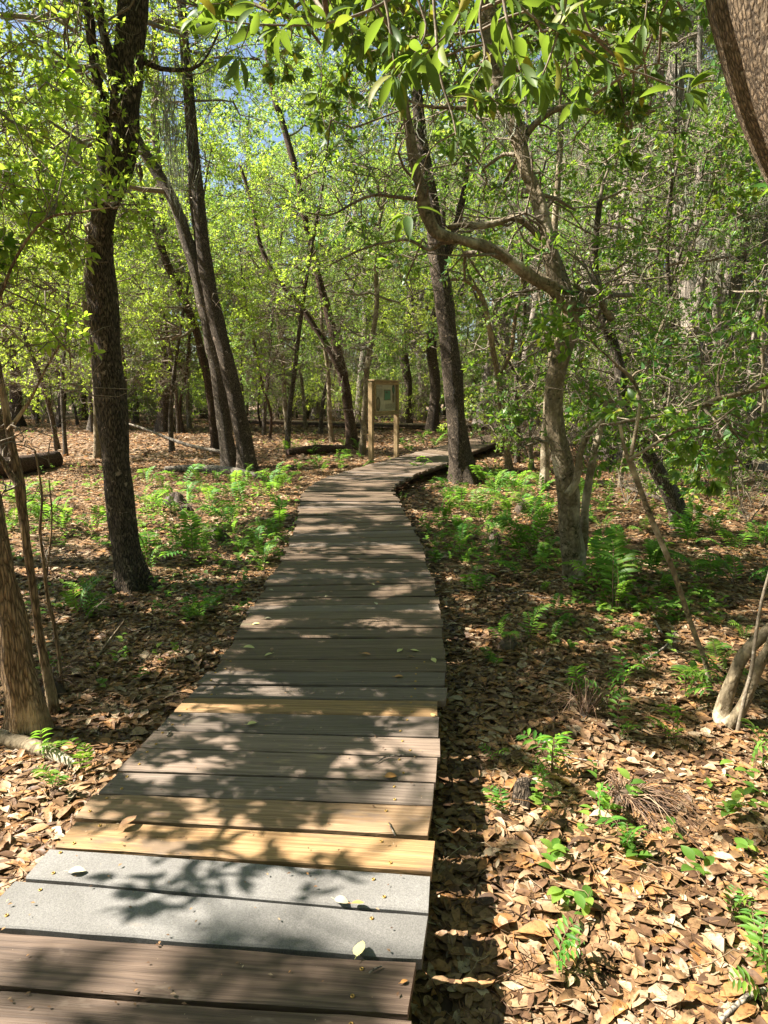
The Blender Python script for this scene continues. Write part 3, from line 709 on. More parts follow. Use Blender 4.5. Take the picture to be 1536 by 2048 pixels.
# the leaning grey one behind it and the straight dark one beside it
T = Tree(2)
T.px([(466, 940, 36), (452, 870, 34), (440, 780, 33), (425, 700, 31), (408, 610, 31), (392, 540, 30), (368, 460, 28), (345, 400, 26), (305, 330, 25), (270, 270, 23), (240, 200, 21), (215, 100, 18), (190, -30, 16)], 15.6, .2, 16, .22, ground=True)
T.px([(392, 540, 24), (398, 480, 20), (388, 420, 18), (380, 330, 14)], 15.7, .2, 10)
for px, py, Y, rad, n in ((200, 60, 14.5, 1.6, 60), (90, 150, 14, 1.6, 50), (300, 120, 15, 1.4, 40), (330, 30, 15, 1.4, 40), (30, 330, 14, 1.5, 44), (110, 300, 15, 1.4, 34), (50, 50, 14, 1.6, 40)):
    T.clump(at(px, py, Y), rad, n, 'oak', sub=5)
for c, rad, n in (((-8, 14, 8.5), 2, 60), ((-6, 13, 8), 2, 50), ((-9, 12, 9), 2, 60)): T.clump(c, rad, n, 'oak', sub=6)
T.twigs(40, (3, 9), (.4, 1.5))
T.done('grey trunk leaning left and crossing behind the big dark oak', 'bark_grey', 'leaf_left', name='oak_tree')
T = Tree(3)
T.px([(498, 940, 40), (488, 880, 37), (470, 800, 37), (455, 730, 36), (440, 670, 35), (420, 580, 34), (408, 500, 31), (396, 400, 28), (388, 300, 26), (380, 220, 24), (372, 120, 21), (362, 0, 18), (355, -160, 17)], 15.2, .2, 18, .2, ground=True, flare=.6)
for px, py, Y, rad, n in ((420, 60, 15, 1.5, 50), (520, 120, 16, 1.5, 50), (600, 40, 16, 1.5, 50), (480, 230, 16, 1.2, 34), (430, 330, 16, .9, 18), (330, 230, 16, .9, 16)):
    T.clump(at(px, py, Y), rad, n, 'oak', sub=5)
for c, rad, n in (((-7, 15, 9), 2, 40), ((-4.5, 12, 8.5), 1.6, 30)): T.clump(c, rad, n, 'oak', sub=6)
ms = MB()
for px, py, Y, L, n in ((345, 250, 14.8, 1.6, 70), (360, 330, 14.9, 1.2, 50), (410, 120, 15.3, 1.5, 60), (340, 160, 15, 1.2, 50)): moss_clump(ms, at(px, py, Y), L, n, T.r, .16)
T.twigs(40, (3, 9), (.4, 1.5))
T.done('tall straight dark trunk just right of the leaning grey trunk', 'bark_oak', 'leaf', name='oak_tree', moss=ms)

# pale slender crooked stem left of centre
T = Tree(4)
T.px([(432, 905, 22), (425, 830, 20), (416, 760, 20), (402, 700, 19), (385, 640, 18), (360, 580, 18), (335, 530, 17), (318, 480, 16), (290, 430, 15), (262, 390, 13), (230, 330, 11)], 19.5, .2, 12, .2, ground=True)
T.px([(335, 530, 12), (310, 470, 11), (290, 400, 9), (280, 330, 8)], 19.4, .2, 8)
for px, py, Y, rad, n in ((270, 330, 18, 1.3, 30), (330, 640, 17, .9, 22), (240, 420, 18, 1.2, 26)): T.clump(at(px, py, Y), rad, n, 'oak', sub=4)
T.twigs(20, (2, 8)); T.done('slender pinkish stem bending left behind the crossing trunks', 'bark_red', 'leaf_left', name='slender_tree')

# right of the walk, beside the bend
T = Tree(5)
T.px([(930, 975, 60), (922, 920, 50), (912, 840, 47), (905, 750, 44), (897, 670, 43), (888, 590, 42), (878, 530, 41), (866, 440, 36), (850, 330, 30), (835, 200, 26), (820, 60, 24), (812, -120, 20)], 12.9, .12, 22, .2, ground=True, flare=.9)
T.px([(880, 540, 22), (905, 480, 18), (925, 400, 15), (935, 320, 12)], 13, .15, 10)
for px, py, Y, rad, n in ((800, 60, 12.5, 1.3, 50), (900, 150, 13, 1.1, 40), (730, 180, 13, 1.0, 36), (940, 330, 13, 1.0, 34), (790, 330, 12.5, .9, 28), (860, 30, 12, 1.1, 36), (650, 90, 13, 1.1, 40)):
    T.clump(at(px, py, Y), rad, n, 'oak', sub=5)
T.twigs(50, (2.5, 8), (.3, 1.2))
T.done('dark trunk with mossy bark standing against the right side of the boardwalk bend', 'bark_oak', 'leaf', name='oak_tree')

# the gnarled pale tree with two great limbs
T = Tree(6)
T.px([(1152, 1165, 50), (1146, 1120, 49), (1142, 1060, 49), (1138, 990, 50), (1128, 930, 47), (1115, 880, 43), (1106, 820, 42), (1112, 760, 44), (1126, 700, 47), (1138, 650, 50), (1142, 610, 49)], 6.2, .05, 26, .26, ground=True, flare=.55)
T.px([(1140, 618, 32), (1108, 575, 30), (1070, 555, 27), (1030, 528, 26), (990, 505, 24), (955, 488, 26), (920, 478, 23), (888, 472, 28), (865, 458, 30), (850, 420, 26), (842, 375, 24), (830, 330, 21), (818, 260, 19), (808, 190, 16), (800, 110, 13), (790, 20, 11), (770, -80, 9)], 6.1, .03, 20, .55, dY=np.linspace(0, -.5, 17))
T.px([(1144, 625, 40), (1118, 560, 34), (1103, 505, 34), (1095, 470, 32), (1082, 430, 31), (1068, 380, 30), (1052, 330, 33), (1040, 280, 36), (1020, 240, 44), (1000, 205, 46), (990, 150, 40), (982, 90, 36), (975, 20, 32), (968, -100, 28)], 6.2, .03, 22, .55, dY=np.linspace(0, .5, 14))
T.px([(1090, 478, 20), (1062, 455, 17), (1030, 436, 15), (995, 445, 15), (960, 452, 16), (925, 450, 13), (895, 455, 9)], 6.35, .05, 10, .3)
T.px([(1040, 310, 20), (1052, 270, 17), (1080, 240, 16), (1120, 215, 14), (1165, 215, 12), (1230, 225, 9), (1310, 222, 6)], 6.5, .06, 10, .25)
T.px([(1150, 618, 24), (1175, 585, 20), (1195, 590, 19), (1212, 620, 17), (1226, 640, 15)], 6.3, .05, 10)
T.px([(1158, 1150, 24), (1166, 1090, 20), (1170, 1020, 19), (1178, 960, 18), (1190, 900, 16), (1204, 850, 12), (1212, 800, 9)], 6.35, .06, 12, .2)
T.px([(1135, 990, 20), (1152, 960, 18), (1160, 910, 16), (1175, 870, 14), (1205, 840, 9)], 6.0, .05, 10)
T.px([(900, 470, 10), (860, 500, 8), (820, 480, 7), (770, 485, 6), (720, 500, 5), (660, 530, 3)], 6.0, .06, 8)
T.px([(845, 400, 10), (800, 395, 8), (745, 390, 7), (700, 410, 6), (660, 430, 4), (610, 425, 3)], 5.9, .06, 8)
T.px([(1000, 215, 14), (965, 215, 10), (900, 215, 8), (850, 212, 7), (790, 190, 5)], 6.1, .06, 8)
for px, py, Y, rad, n in ((1080, 560, 5.6, .35, 14), (1180, 640, 5.6, .4, 16), (1120, 860, 5.6, .3, 14), (1180, 880, 5.7, .3, 12), (1060, 880, 5.7, .25, 9), (1170, 740, 5.9, .4, 14), (1050, 700, 5.9, .3, 8),
        (930, 560, 5.8, .3, 8), (1000, 600, 5.9, .35, 9), (820, 560, 6, .3, 7), (1230, 540, 6.2, .4, 5), (1150, 420, 6.6, .45, 7), (1230, 330, 6.6, .4, 5), (1120, 300, 6.7, .4, 6), (1290, 250, 6.4, .4, 5),
        (930, 340, 6, .4, 10), (740, 330, 5.9, .35, 9), (700, 420, 5.8, .3, 8), (650, 300, 6, .4, 9), (860, 250, 6.2, .4, 12), (760, 220, 6, .4, 12), (880, 120, 6.2, .5, 16), (1060, 130, 6.4, .5, 14), (1160, 110, 6.6, .5, 16), (980, 380, 6.4, .35, 9), (1190, 200, 6.3, .4, 12), (1080, 60, 6, .5, 14), (690, 140, 6.2, .5, 14)):
    T.clump(at(px, py, Y + .9), rad * 1.2, n * .6, 'bay', scale=.75, masked=False, sub=3, wob=.14, thin=.3)
for c, rad, n in (((1.2, 6.6, 6.2), 1.4, 50), ((2.6, 7.0, 6.5), 1.4, 50), ((-.4, 6.2, 6.4), 1.2, 36), ((.2, 7.5, 6.8), 1.2, 36)): T.clump(c, rad, n, 'bay', sub=5)
ms = MB()
for px, py, Y, L, n in ((1000, 190, 6.3, .4, 40), (1010, 240, 6.3, .3, 30), (1120, 230, 6.5, .4, 24), (860, 240, 6.2, .3, 14)): moss_clump(ms, at(px, py, Y), L, n, T.r, .06)
T.twigs(150, (1.5, 6), (.2, .9))
T.done('pale gnarled tree whose two crooked limbs arch up and left over the ferns', 'bark_pale', 'leaf_bay', name='gnarled_tree', moss=ms)

T = Tree(7)
T.px([(1376, 1060, 44), (1352, 1010, 38), (1322, 950, 36), (1290, 900, 32), (1262, 850, 30), (1246, 790, 28), (1236, 730, 26), (1222, 680, 25), (1205, 630, 22), (1192, 590, 18), (1190, 500, 14), (1200, 400, 12)], 8.4, .08, 18, .3, ground=True)
for px, py, Y, rad, n in ((1190, 480, 8.2, .6, 12), (1290, 560, 8.2, .6, 12), (1320, 690, 8, .5, 20), (1250, 640, 8, .4, 12), (1330, 880, 7.8, .5, 20), (1400, 850, 7.6, .5, 20), (1300, 380, 8.4, .6, 9), (1200, 300, 8.5, .6, 9)):
    T.clump(at(px, py, Y), rad, n, 'oak', scale=1.0, masked=False, sub=4, thin=.5)
T.twigs(60, (1, 5), (.3, 1)); T.done('dark crooked trunk leaning left out of the fern patch behind the gnarled tree', 'bark_grey', 'leaf_bay', name='crooked_tree')

T = Tree(8)
T.px([(1090, 975, 22), (1090, 900, 21), (1094, 820, 19), (1102, 740, 18), (1108, 650, 17), (1104, 560, 16), (1110, 440, 15), (1120, 300, 13), (1125, 120, 12)], 12.2, .12, 14, .16, ground=True)
for px, py, Y, rad, n in ((1120, 200, 12, 1.1, 34), (1060, 760, 12, .5, 14), (1140, 60, 12, 1.1, 34)): T.clump(at(px, py, Y), rad, n, 'oak', masked=False)
T.twigs(30, (1.5, 7)); T.done('straight thin trunk, chalk white near its foot, left of the gnarled tree', 'bark_pale', 'leaf', name='slender_tree')

T = Tree(9)
T.px([(1020, 935, 16), (1012, 880, 15), (1003, 820, 14), (998, 760, 14), (986, 700, 13), (978, 650, 12), (962, 590, 11), (930, 560, 9), (900, 560, 6)], 15, .12, 12, .2, ground=True)
T.px([(998, 760, 10), (1022, 700, 9), (1030, 640, 9), (1045, 560, 8), (1040, 480, 6)], 15.1, .12, 8)
for px, py, Y, rad, n in ((990, 640, 15, .8, 18), (1040, 520, 15, .9, 22), (930, 600, 15, .7, 14), (970, 850, 14.5, .4, 16)): T.clump(at(px, py, Y), rad, n, 'oak', masked=False)
T.twigs(30, (1.5, 7)); T.done('thin leaning trunk with orange lichen beside the far right edge of the boardwalk', 'bark_tan', 'leaf', name='slender_tree')

# reddish forked tree just left of the sign
T = Tree(10)
T.px([(706, 900, 30), (702, 860, 26), (695, 810, 24), (688, 765, 24), (683, 735, 22), (668, 670, 20), (652, 610, 18), (636, 550, 15), (622, 490, 14), (606, 420, 13), (596, 360, 14), (578, 290, 14), (560, 230, 14), (545, 180, 12), (530, 60, 12), (525, -60, 10)], 20.5, .22, 14, .2, ground=True, dY=None)
T.px([(684, 750, 18), (662, 705, 15), (630, 655, 13), (600, 610, 12), (565, 570, 11), (535, 525, 10), (515, 470, 10), (508, 420, 9), (480, 330, 7)], 20.3, .22, 10, .2)
for px, py, Y, rad, n in ((560, 180, 20, 1.6, 44), (640, 240, 20, 1.6, 44), (500, 380, 20, 1.3, 34), (620, 430, 20.5, 1.2, 26), (680, 330, 20, 1.4, 36), (540, 60, 20, 1.6, 40)):
    T.clump(at(px, py, Y), rad, n, 'oak', sub=5, masked=False)
T.twigs(40, (2, 10), (.4, 1.4)); T.done('reddish brown tree forking in a V left of the information sign', 'bark_red', 'leaf', name='forked_tree')

# foreground left: flaking tan trunk, and the forked sapling before it
T = Tree(12)
T.px([(62, 1490, 95), (52, 1430, 87), (40, 1360, 83), (26, 1290, 81), (12, 1220, 78), (0, 1150, 71), (-14, 1070, 64), (-40, 960, 60), (-95, 800, 53), (-170, 600, 47), (-290, 380, 41), (-430, 120, 35)], 3.2, .03, 34, .30, ground=True, flare=.4)
e = at(-430, 120, 3.2)
T.limb([e, (-3.4, 2.9, 4.4), (-4.0, 2.7, 4.9), (-5, 2.2, 5.4)], [.04, .035, .025, .015], .15, 8)
T.limb([at(-170, 600, 3.2), (-2.6, 2.9, 2.75), (-2.85, 2.65, 2.95), (-3.3, 2.3, 3.2)], [.045, .04, .03, .02], .1, 8)
T.limb([at(-95, 800, 3.2), (-2.5, 3.25, 2.6), (-3.0, 3.3, 3.0), (-3.6, 3.1, 3.4)], [.035, .028, .022, .014], .1, 8)
for c, rad, n, sp in (((-3.0, 2.45, 2.75), .42, 10, 'near'), ((-3.45, 2.3, 2.9), .35, 5, 'near'), ((-2.6, 2.85, 2.65), .42, 9, 'near'), ((-3.2, 2.95, 2.9), .45, 10, 'near'), ((-2.75, 2.12, 2.5), .3, 5, 'near'), ((-2.75, 3.6, 2.9), .45, 20, 'near'), ((-3.1, 4.2, 3.3), .5, 22, 'near'), ((-2.4, 4.0, 2.85), .4, 14, 'near'), ((-5.2, 1.7, 5.3), .7, 18, 'bay'), ((-4.6, 4.6, 4.8), 1.2, 44, 'bay'), ((-3.8, 3.9, 4.4), .8, 26, 'bay'), ((-5.6, 3.8, 5.6), 1.1, 36, 'bay'), ((-3.3, 5.2, 4.6), .9, 30, 'bay')):
    T.clump(c, rad, n, sp, sub=5, scale=.9 if sp != 'near' else .8, masked=sp != 'near')
T.done('stout tan trunk with flaking bark at the left edge, nearest the boardwalk', 'bark_tan', 'leaf_bay', name='leaning_tree')
T = Tree(13)
T.px([(112, 1410, 22), (90, 1330, 20), (74, 1240, 19), (64, 1160, 19), (52, 1080, 20), (44, 1010, 23), (38, 965, 24), (30, 920, 20), (18, 860, 18), (5, 780, 16), (-12, 690, 15), (-30, 560, 14)], 3.45, .04, 14, .16, ground=True)
T.px([(38, 970, 18), (18, 945, 14), (0, 915, 12), (-30, 880, 10)], 3.4, .04, 10)
T.px([(18, 860, 12), (60, 800, 7), (90, 740, 5), (120, 690, 4)], 3.4, .05, 8)
T.px([(0, 760, 9), (-10, 640, 8), (30, 520, 7), (90, 440, 6), (160, 425, 5), (220, 415, 3)], 3.5, .05, 8)
for px, py, Y, rad, n in ((60, 330, 3.9, .3, 10), (150, 420, 4.0, .22, 9), (40, 430, 3.7, .3, 10), (150, 480, 4.1, .2, 6), (20, 560, 3.8, .25, 7), (100, 590, 4.2, .2, 5), (110, 700, 4.6, .2, 4), (20, 200, 4, .35, 10), (130, 210, 4.4, .3, 8), (30, 90, 4, .35, 9)):
    T.clump(at(px, py, Y), rad, n, 'near', scale=.5, masked=False, sub=3, wob=.14, thin=.45)
T.twigs(30, (1.2, 3.5), (.15, .6))
T.done('thin forked pinkish sapling in front of the left edge, beside the stout tan trunk', 'bark_tan', 'leaf_left', name='sapling')
T = Tree(14)
T.px([(124, 1350, 9), (112, 1270, 9), (96, 1200, 9), (88, 1130, 8), (80, 1060, 7), (84, 990, 5), (70, 900, 4)], 3.7, .05, 8, .12, ground=True, flare=.2)
T.px([(92, 1160, 6), (100, 1090, 5), (104, 1030, 4), (98, 960, 3)], 3.72, .05, 6)
T.twigs(16, (.2, 2), (.1, .35)); T.done('very thin bare upright stem right of the forked sapling', 'bark_tan', name='sapling')

# foreground right: the curved smooth stems, the pale Y-shaped sapling
T = Tree(15)
T.px([(1448, 1462, 46), (1446, 1432, 40), (1452, 1400, 33), (1466, 1360, 30), (1482, 1320, 30), (1505, 1290, 29), (1540, 1258, 27), (1590, 1210, 25), (1660, 1120, 21), (1720, 980, 18)], 3.42, .03, 22, .14, ground=True, flare=.35)
T.px([(1452, 1452, 34), (1474, 1432, 31), (1492, 1400, 27), (1506, 1360, 26), (1524, 1320, 24), (1548, 1270, 22), (1580, 1150, 19), (1600, 1000, 15)], 3.36, .03, 20, .12)
T.limb([at(1720, 980, 3.42), (2.5, 3.6, 2.4), (2.6, 3.9, 3.2), (2.4, 4.2, 4.0)], [.03, .025, .02, .015], .1, 8)
for c, rad, n in (((2.3, 4.2, 3.9), .8, 26), ((2.9, 3.8, 3.2), .7, 20)): T.clump(c, rad, n, 'bay')
T.done('smooth pale tree with two curved stems rising from one foot at the lower right', 'bark_pale', 'leaf_bay', name='curved_tree')
T = Tree(16)
T.px([(1470, 1462, 11), (1488, 1400, 10), (1503, 1340, 10), (1512, 1270, 9), (1524, 1200, 8), (1545, 1120, 7), (1570, 1000, 6)], 3.3, .05, 8, .1, ground=True, flare=.2)
T.done('thin straight stick-like stem leaning right in front of the curved pale stems', 'twig', name='sapling')
T = Tree(17)
T.px([(1432, 1385, 11), (1412, 1330, 12), (1390, 1270, 12), (1366, 1200, 13), (1342, 1130, 13), (1316, 1070, 14), (1292, 1010, 13), (1272, 955, 14), (1258, 920, 14)], 3.75, .05, 12, .08, ground=True, flare=.15)
T.px([(1258, 922, 10), (1248, 890, 9), (1240, 850, 8)], 3.75, .05, 8)
T.px([(1262, 915, 10), (1270, 870, 9), (1278, 820, 9), (1277, 785, 8), (1262, 755, 9), (1240, 735, 7), (1215, 712, 5), (1190, 690, 4), (1150, 640, 3)], 3.8, .04, 8)
T.px([(1262, 756, 6), (1272, 745, 5), (1290, 738, 4)], 3.8, .04, 6)
T.px([(1258, 920, 9), (1290, 900, 8), (1320, 882, 7), (1360, 860, 6), (1420, 850, 5), (1470, 815, 4)], 3.7, .05, 8)
for px, py, Y, rad, n in ((1300, 800, 3.9, .12, 3), (1440, 840, 3.8, .15, 4), (1390, 880, 3.75, .14, 4), (1180, 690, 3.9, .12, 3)): T.clump(at(px, py, Y), rad, n, 'near', scale=.6, masked=False, sub=2)
T.done('pale bare sapling leaning left and forking into a Y, right of the gnarled tree', 'bark_pale', 'leaf_bay', name='sapling')

# the long branch that reaches in from the right and its tree beyond the edge
T = Tree(18)
T.limb([(3.9, 5.3, -.1), (3.8, 5.2, 1.0), (3.7, 5.1, 1.7), (3.8, 5.0, 3.2), (3.6, 5.1, 5)], [.11, .09, .085, .07, .05], .1, 16, .2, flare=(0, .5, .2))
T.px([(1720, 740, 22), (1600, 752, 17), (1540, 768, 15), (1490, 784, 14), (1440, 797, 14), (1400, 812, 12), (1350, 828, 11), (1290, 835, 10), (1240, 845, 8), (1200, 850, 5)], 5.0, .05, 10, .25)
T.px([(1440, 797, 8), (1436, 760, 6), (1440, 730, 5), (1455, 690, 4)], 5, .05, 6)
for px, py, Y, rad, n in ((1430, 730, 5, .3, 9), (1500, 700, 5, .35, 12), (1480, 880, 4.9, .3, 10), (1400, 890, 4.9, .3, 10), (1310, 870, 4.9, .25, 7), (1340, 760, 5.1, .3, 7), (1520, 900, 4.8, .3, 10), (1510, 560, 5.3, .35, 9), (1370, 640, 5.7, .3, 6), (1510, 960, 4.9, .25, 7)):
    T.clump(at(px, py, Y), rad, n * .5, 'bay', scale=.72, masked=False, sub=3, wob=.12, thin=.25)
for c, rad, n in (((3.2, 5.2, 4.9), 1.0, 34), ((4.2, 5.6, 5.2), 1.0, 26)): T.clump(c, rad, n, 'bay')
T.twigs(24, (1, 4), (.2, .8)); T.done('leafy tree at the right edge sending one long bare limb in above the ferns', 'bark_pale', 'leaf_bay', name='leafy_tree')

# the near leaning trunk at the top right whose leaves hang over the view
T = Tree(19)
T.limb([(2.15, .75, -.15), (1.95, .95, .6), (1.68, 1.25, 1.35), at(1850, 560, 1.48), at(1735, 330, 1.5), at(1640, 130, 1.5), at(1572, -60, 1.5), at(1500, -280, 1.52), at(1410, -620, 1.56), at(1340, -1000, 1.6)], [.17, .165, .16, .158, .156, .15, .14, .115, .09, .06], .03, 48, .10, flare=(0, .5, .3))
def leafy(T, pts, Y, w, dens, ll=.095, dY=0, droop=.35, tipn=5, seed=0, m=0):
    """a twig hanging in view with its single modelled leaves"""
    dens *= .75; r = np.random.default_rng(seed); Q = [at(p[0], p[1], Y + dY * i / max(1, len(pts) - 1)) for i, p in enumerate(pts)]
    P, Rr = smooth_path(Q, np.linspace(w, w * .35, len(Q)), .02)
    tube(T.tr, P, Rr, 6, 1, .1, seed, cap=False)
    Tn = nrm(np.gradient(P, axis=0)); n = int(len(P) * .02 * dens)
    PP, DD = [], []
    for k in range(n):
        t = r.random() ** .8; i = min(len(P) - 1, int((.15 + .85 * t) * len(P))); d = nrm(Tn[i] * .5 + r.normal(size=3) * .6 + np.array([0, 0, -droop]))
        PP.append(P[i]); DD.append(d)
    for k in range(tipn): PP.append(P[-1]); DD.append(nrm(Tn[-1] * .9 + r.normal(size=3) * .5 + np.array([0, 0, -droop * .6])))
    PP, DD = np.array(PP), np.array(DD); U = nrm(np.array([0, 0, 1.]) + r.normal(size=PP.shape) * .55); U -= DD * (U * DD).sum(1, keepdims=True)
    pe = PP + DD * .012; W, Fq = put(LV6 * [1, .74, 1], LF6, frames(DD, U), pe, ll * r.uniform(.65, 1.15, len(PP)))
    T.cr.add(W.reshape(-1, 3), Fq, 0)
L0 = at(1500, -280, 1.52)
T.limb([L0, at(1300, -200, 1.5), at(1130, -120, 1.55), at(960, -110, 1.6), at(820, -100, 1.65), at(640, -70, 1.7)], [.03, .024, .02, .016, .012, .007], .05, 8)
for i, (pts, Y, w, dens, tip) in enumerate((
    ([(1140, -110), (1130, 10), (1105, 100), (1085, 150)], 1.5, .0045, 60, 6), ([(1050, -110), (1120, 40), (1190, 110), (1290, 150), (1370, 180)], 1.75, .004, 22, 4),
    ([(860, -100), (872, 60), (880, 150), (905, 230), (912, 270)], 1.6, .004, 26, 3), ([(960, -110), (930, 0), (900, 60), (850, 110)], 1.45, .004, 60, 6),
    ([(1000, -110), (1010, 20), (1030, 90), (1040, 140)], 1.4, .004, 66, 6), ([(860, -60), (760, 10), (680, 40), (600, 50), (500, 48), (440, 40)], 1.65, .004, 26, 5),
    ([(740, -80), (770, 0), (780, 60), (790, 140)], 1.45, .004, 44, 5), ([(1180, -120), (1160, -20), (1180, 60), (1220, 90)], 1.5, .004, 44, 5),
    ([(920, -110), (1000, -30), (1060, 30), (1110, 60)], 1.5, .004, 50, 5), ([(800, -90), (840, 10), (850, 70), (800, 150)], 1.7, .004, 34, 4),
    ([(500, 46), (490, 80), (478, 105)], 1.65, .002, 20, 4), ([(912, 265), (860, 300), (835, 380), (815, 425)], 1.62, .0022, 14, 4),
    ([(640, -70), (560, -20), (520, 10)], 1.6, .003, 26, 4), ([(1290, -190), (1300, -60), (1290, 40)], 1.8, .004, 30, 4), ([(1000, -110), (960, 20), (970, 110), (940, 170)], 1.8, .004, 40, 5))):
    leafy(T, pts, Y, w, dens * 1.1, .070, tipn=tip, seed=100 + i)
for px, py, Y, rad, n, sc in ((520, -40, 2.6, .35, 9, .8), (700, -30, 2.4, .35, 10, .8), (640, 60, 3.4, .4, 10, .8), (850, 40, 3.0, .4, 12, .85), (980, 110, 3.2, .35, 10, .85), (1180, 60, 2.8, .4, 12, .85), (1280, 30, 3.2, .4, 12, .8), (1330, 130, 3.4, .35, 9, .8), (770, 110, 3.4, .3, 8, .8), (1060, 20, 2.4, .35, 10, .85), (1240, 180, 3.6, .3, 7, .8)):
    T.clump(at(px, py, Y), rad, n, 'near', scale=sc * .66, masked=False, sub=4, wob=.1, br=.008)
T.done('thick rough brown trunk leaning in at the top right corner with big leaves overhead', 'bark_top', 'leaf_big', name='magnolia_tree')
# ------------------------------------------------------------ trees further back: a few kinds, then copies
def copy_thing(root, name, loc, rz, sc, label, cat=None, group=None, tilt=(0, 0)):
    c = root.copy(); COL.objects.link(c); c.name = name; c.location = loc; c.rotation_euler = (tilt[0], tilt[1], rz); c.scale = (sc[0], sc[0], sc[1])
    c["label"] = label
    if cat: c["category"] = cat
    if group: c["group"] = group
    for ch in root.children:
        d = ch.copy(); COL.objects.link(d); d.parent = c; d.matrix_parent_inverse = Matrix.Identity(4)
    return c
PROTO = {}
def proto(key, seed, kind, h, r0, barkm, leafm, nclump, spray, moss=0, lean=.08, crown0=.3, spread=1.0, fork=False, name='tree', low=0):
    T = Tree(seed); r = T.r; n = 8
    P = np.zeros((n, 3)); P[:, 2] = np.linspace(-.2, h, n); dr = r.normal(size=2) * lean * h
    P[:, 0] = dr[0] * np.linspace(0, 1, n) ** 1.3 + np.cumsum(r.normal(size=n) * .012 * h); P[:, 1] = dr[1] * np.linspace(0, 1, n) ** 1.3 + np.cumsum(r.normal(size=n) * .012 * h)
    P[:, :2] -= P[0, :2]
    T.base = np.zeros(3); T.limb(P, r0 * (1 - .72 * np.linspace(0, 1, n) ** 1.1), .35, 12, .3, flare=(0, .9 if kind != 'cypress' else 1.5, r0 * 2 if kind != 'cypress' else .7))
    if fork:
        a = P[2] * 1.0; d = nrm(np.array([*r.normal(size=2), 0])); T.limb([a, a + d * .12 * h + [0, 0, .2 * h], a + d * .2 * h + [0, 0, .45 * h]], [r0 * .6, r0 * .45, r0 * .2], .35, 9, .3)
    ms = MB()
    for k in range(nclump):
        z = h * r.uniform(crown0, 1.02); a = r.uniform(0, 6.283); t = (z / h - crown0) / (1 - crown0)
        rr = spread * (.35 + .65 * math.sin(min(1, max(0.05, t)) * math.pi * .85)) * h * .26 * r.uniform(.35, 1)
        i = int(np.clip(z / h * (n - 1), 0, n - 1)); c = np.array([P[i, 0] + math.cos(a) * rr, P[i, 1] + math.sin(a) * rr, z])
        T.clump(c, h * .085 * r.uniform(.8, 1.3), int(10 if kind != 'cypress' else 8), spray, masked=False, sub=3, scale=1.15)
        if moss and r.random() < moss:
            for q in range(3): moss_clump(ms, c + r.normal(size=3) * .5, r.uniform(.5, 1.6), 16, r, .22)
    for k in range(low): 
        a = r.uniform(0, 6.28); T.clump((math.cos(a) * .8, math.sin(a) * .8, r.uniform(.5, 2.5)), .6, 9, spray, masked=False, sub=3)
    T.twigs(9, (1, h), (.5, 1.6))
    PROTO[key] = T.done('x', barkm, leafm, name=name, cat='tree', moss=ms if moss else None); PROTO[key].location = (0, 0, 0)
proto('oak0', 31, 'oak', 13, .21, 'bark_oak', 'leaf_left', 60, 'oak', 0, .10, .2, 1.1, True)
proto('oak1', 32, 'oak', 12, .17, 'bark_grey', 'leaf_left', 58, 'oak', 0, .16, .2, 1.1)
proto('oak2', 33, 'oak', 14, .24, 'bark_oak', 'leaf_left', 62, 'oak', .08, .06, .22, 1.05, True)
proto('slim0', 34, 'slim', 9, .075, 'bark_grey', 'leaf_left', 30, 'oak', 0, .2, .22, .8)
proto('slim1', 35, 'slim', 8, .06, 'bark_red', 'leaf_far', 28, 'oak', 0, .14, .2, .8, True)
proto('slim2', 36, 'slim', 10, .09, 'bark_pale', 'leaf_far', 34, 'oak', .1, .12, .25, .8)
proto('cyp0', 37, 'cypress', 19, .30, 'bark_cypress', 'leaf_far', 34, 'oak', .8, .02, .42, .62)
proto('cyp1', 38, 'cypress', 21, .36, 'bark_cypress', 'leaf_far', 34, 'oak', .8, .02, .45, .62)
proto('cyp2', 39, 'cypress', 17, .22, 'bark_cypress', 'leaf_far', 30, 'oak', .7, .03, .4, .62)
def shrub(key, seed, h, w, n, leafm, spray):
    T = Tree(seed); r = T.r; T.base = np.zeros(3)
    for k in range(4):
        a = r.uniform(0, 6.28); e = np.array([math.cos(a) * w * .5, math.sin(a) * w * .5, h * r.uniform(.6, 1)])
        T.limb(wob_path([0, 0, -.05], e, 6, .08, 0, r), np.linspace(.022, .007, 6), .2, 6, .1)
    for k in range(n): T.clump((r.normal() * w * .42, r.normal() * w * .42, h * r.uniform(.15, 1.0)), w * .3, 9, spray, masked=False, sub=3)
    PROTO[key] = T.done('x', 'twig', leafm, name='shrub', cat='shrub')
shrub('sh0', 41, 2.6, 2.0, 15, 'leaf_left', 'oak'); shrub('sh1', 42, 2.0, 1.8, 12, 'leaf_bay', 'bay'); shrub('sh2', 43, 3.4, 2.2, 18, 'leaf_far', 'oak'); shrub('sh3', 44, 1.2, 1.2, 8, 'leaf_left', 'oak')
proto('bay0', 51, 'slim', 6.5, .05, 'bark_pale', 'leaf_bay', 16, 'oak', 0, .2, .12, 1.2, True)
proto('bay1', 52, 'slim', 7.5, .06, 'bark_grey', 'leaf', 18, 'oak', 0, .25, .15, 1.1, True)
proto('bay2', 53, 'slim', 5.2, .035, 'bark_pale', 'leaf_bay', 11, 'bay', 0, .3, .15, 1.2, False)
used = set()
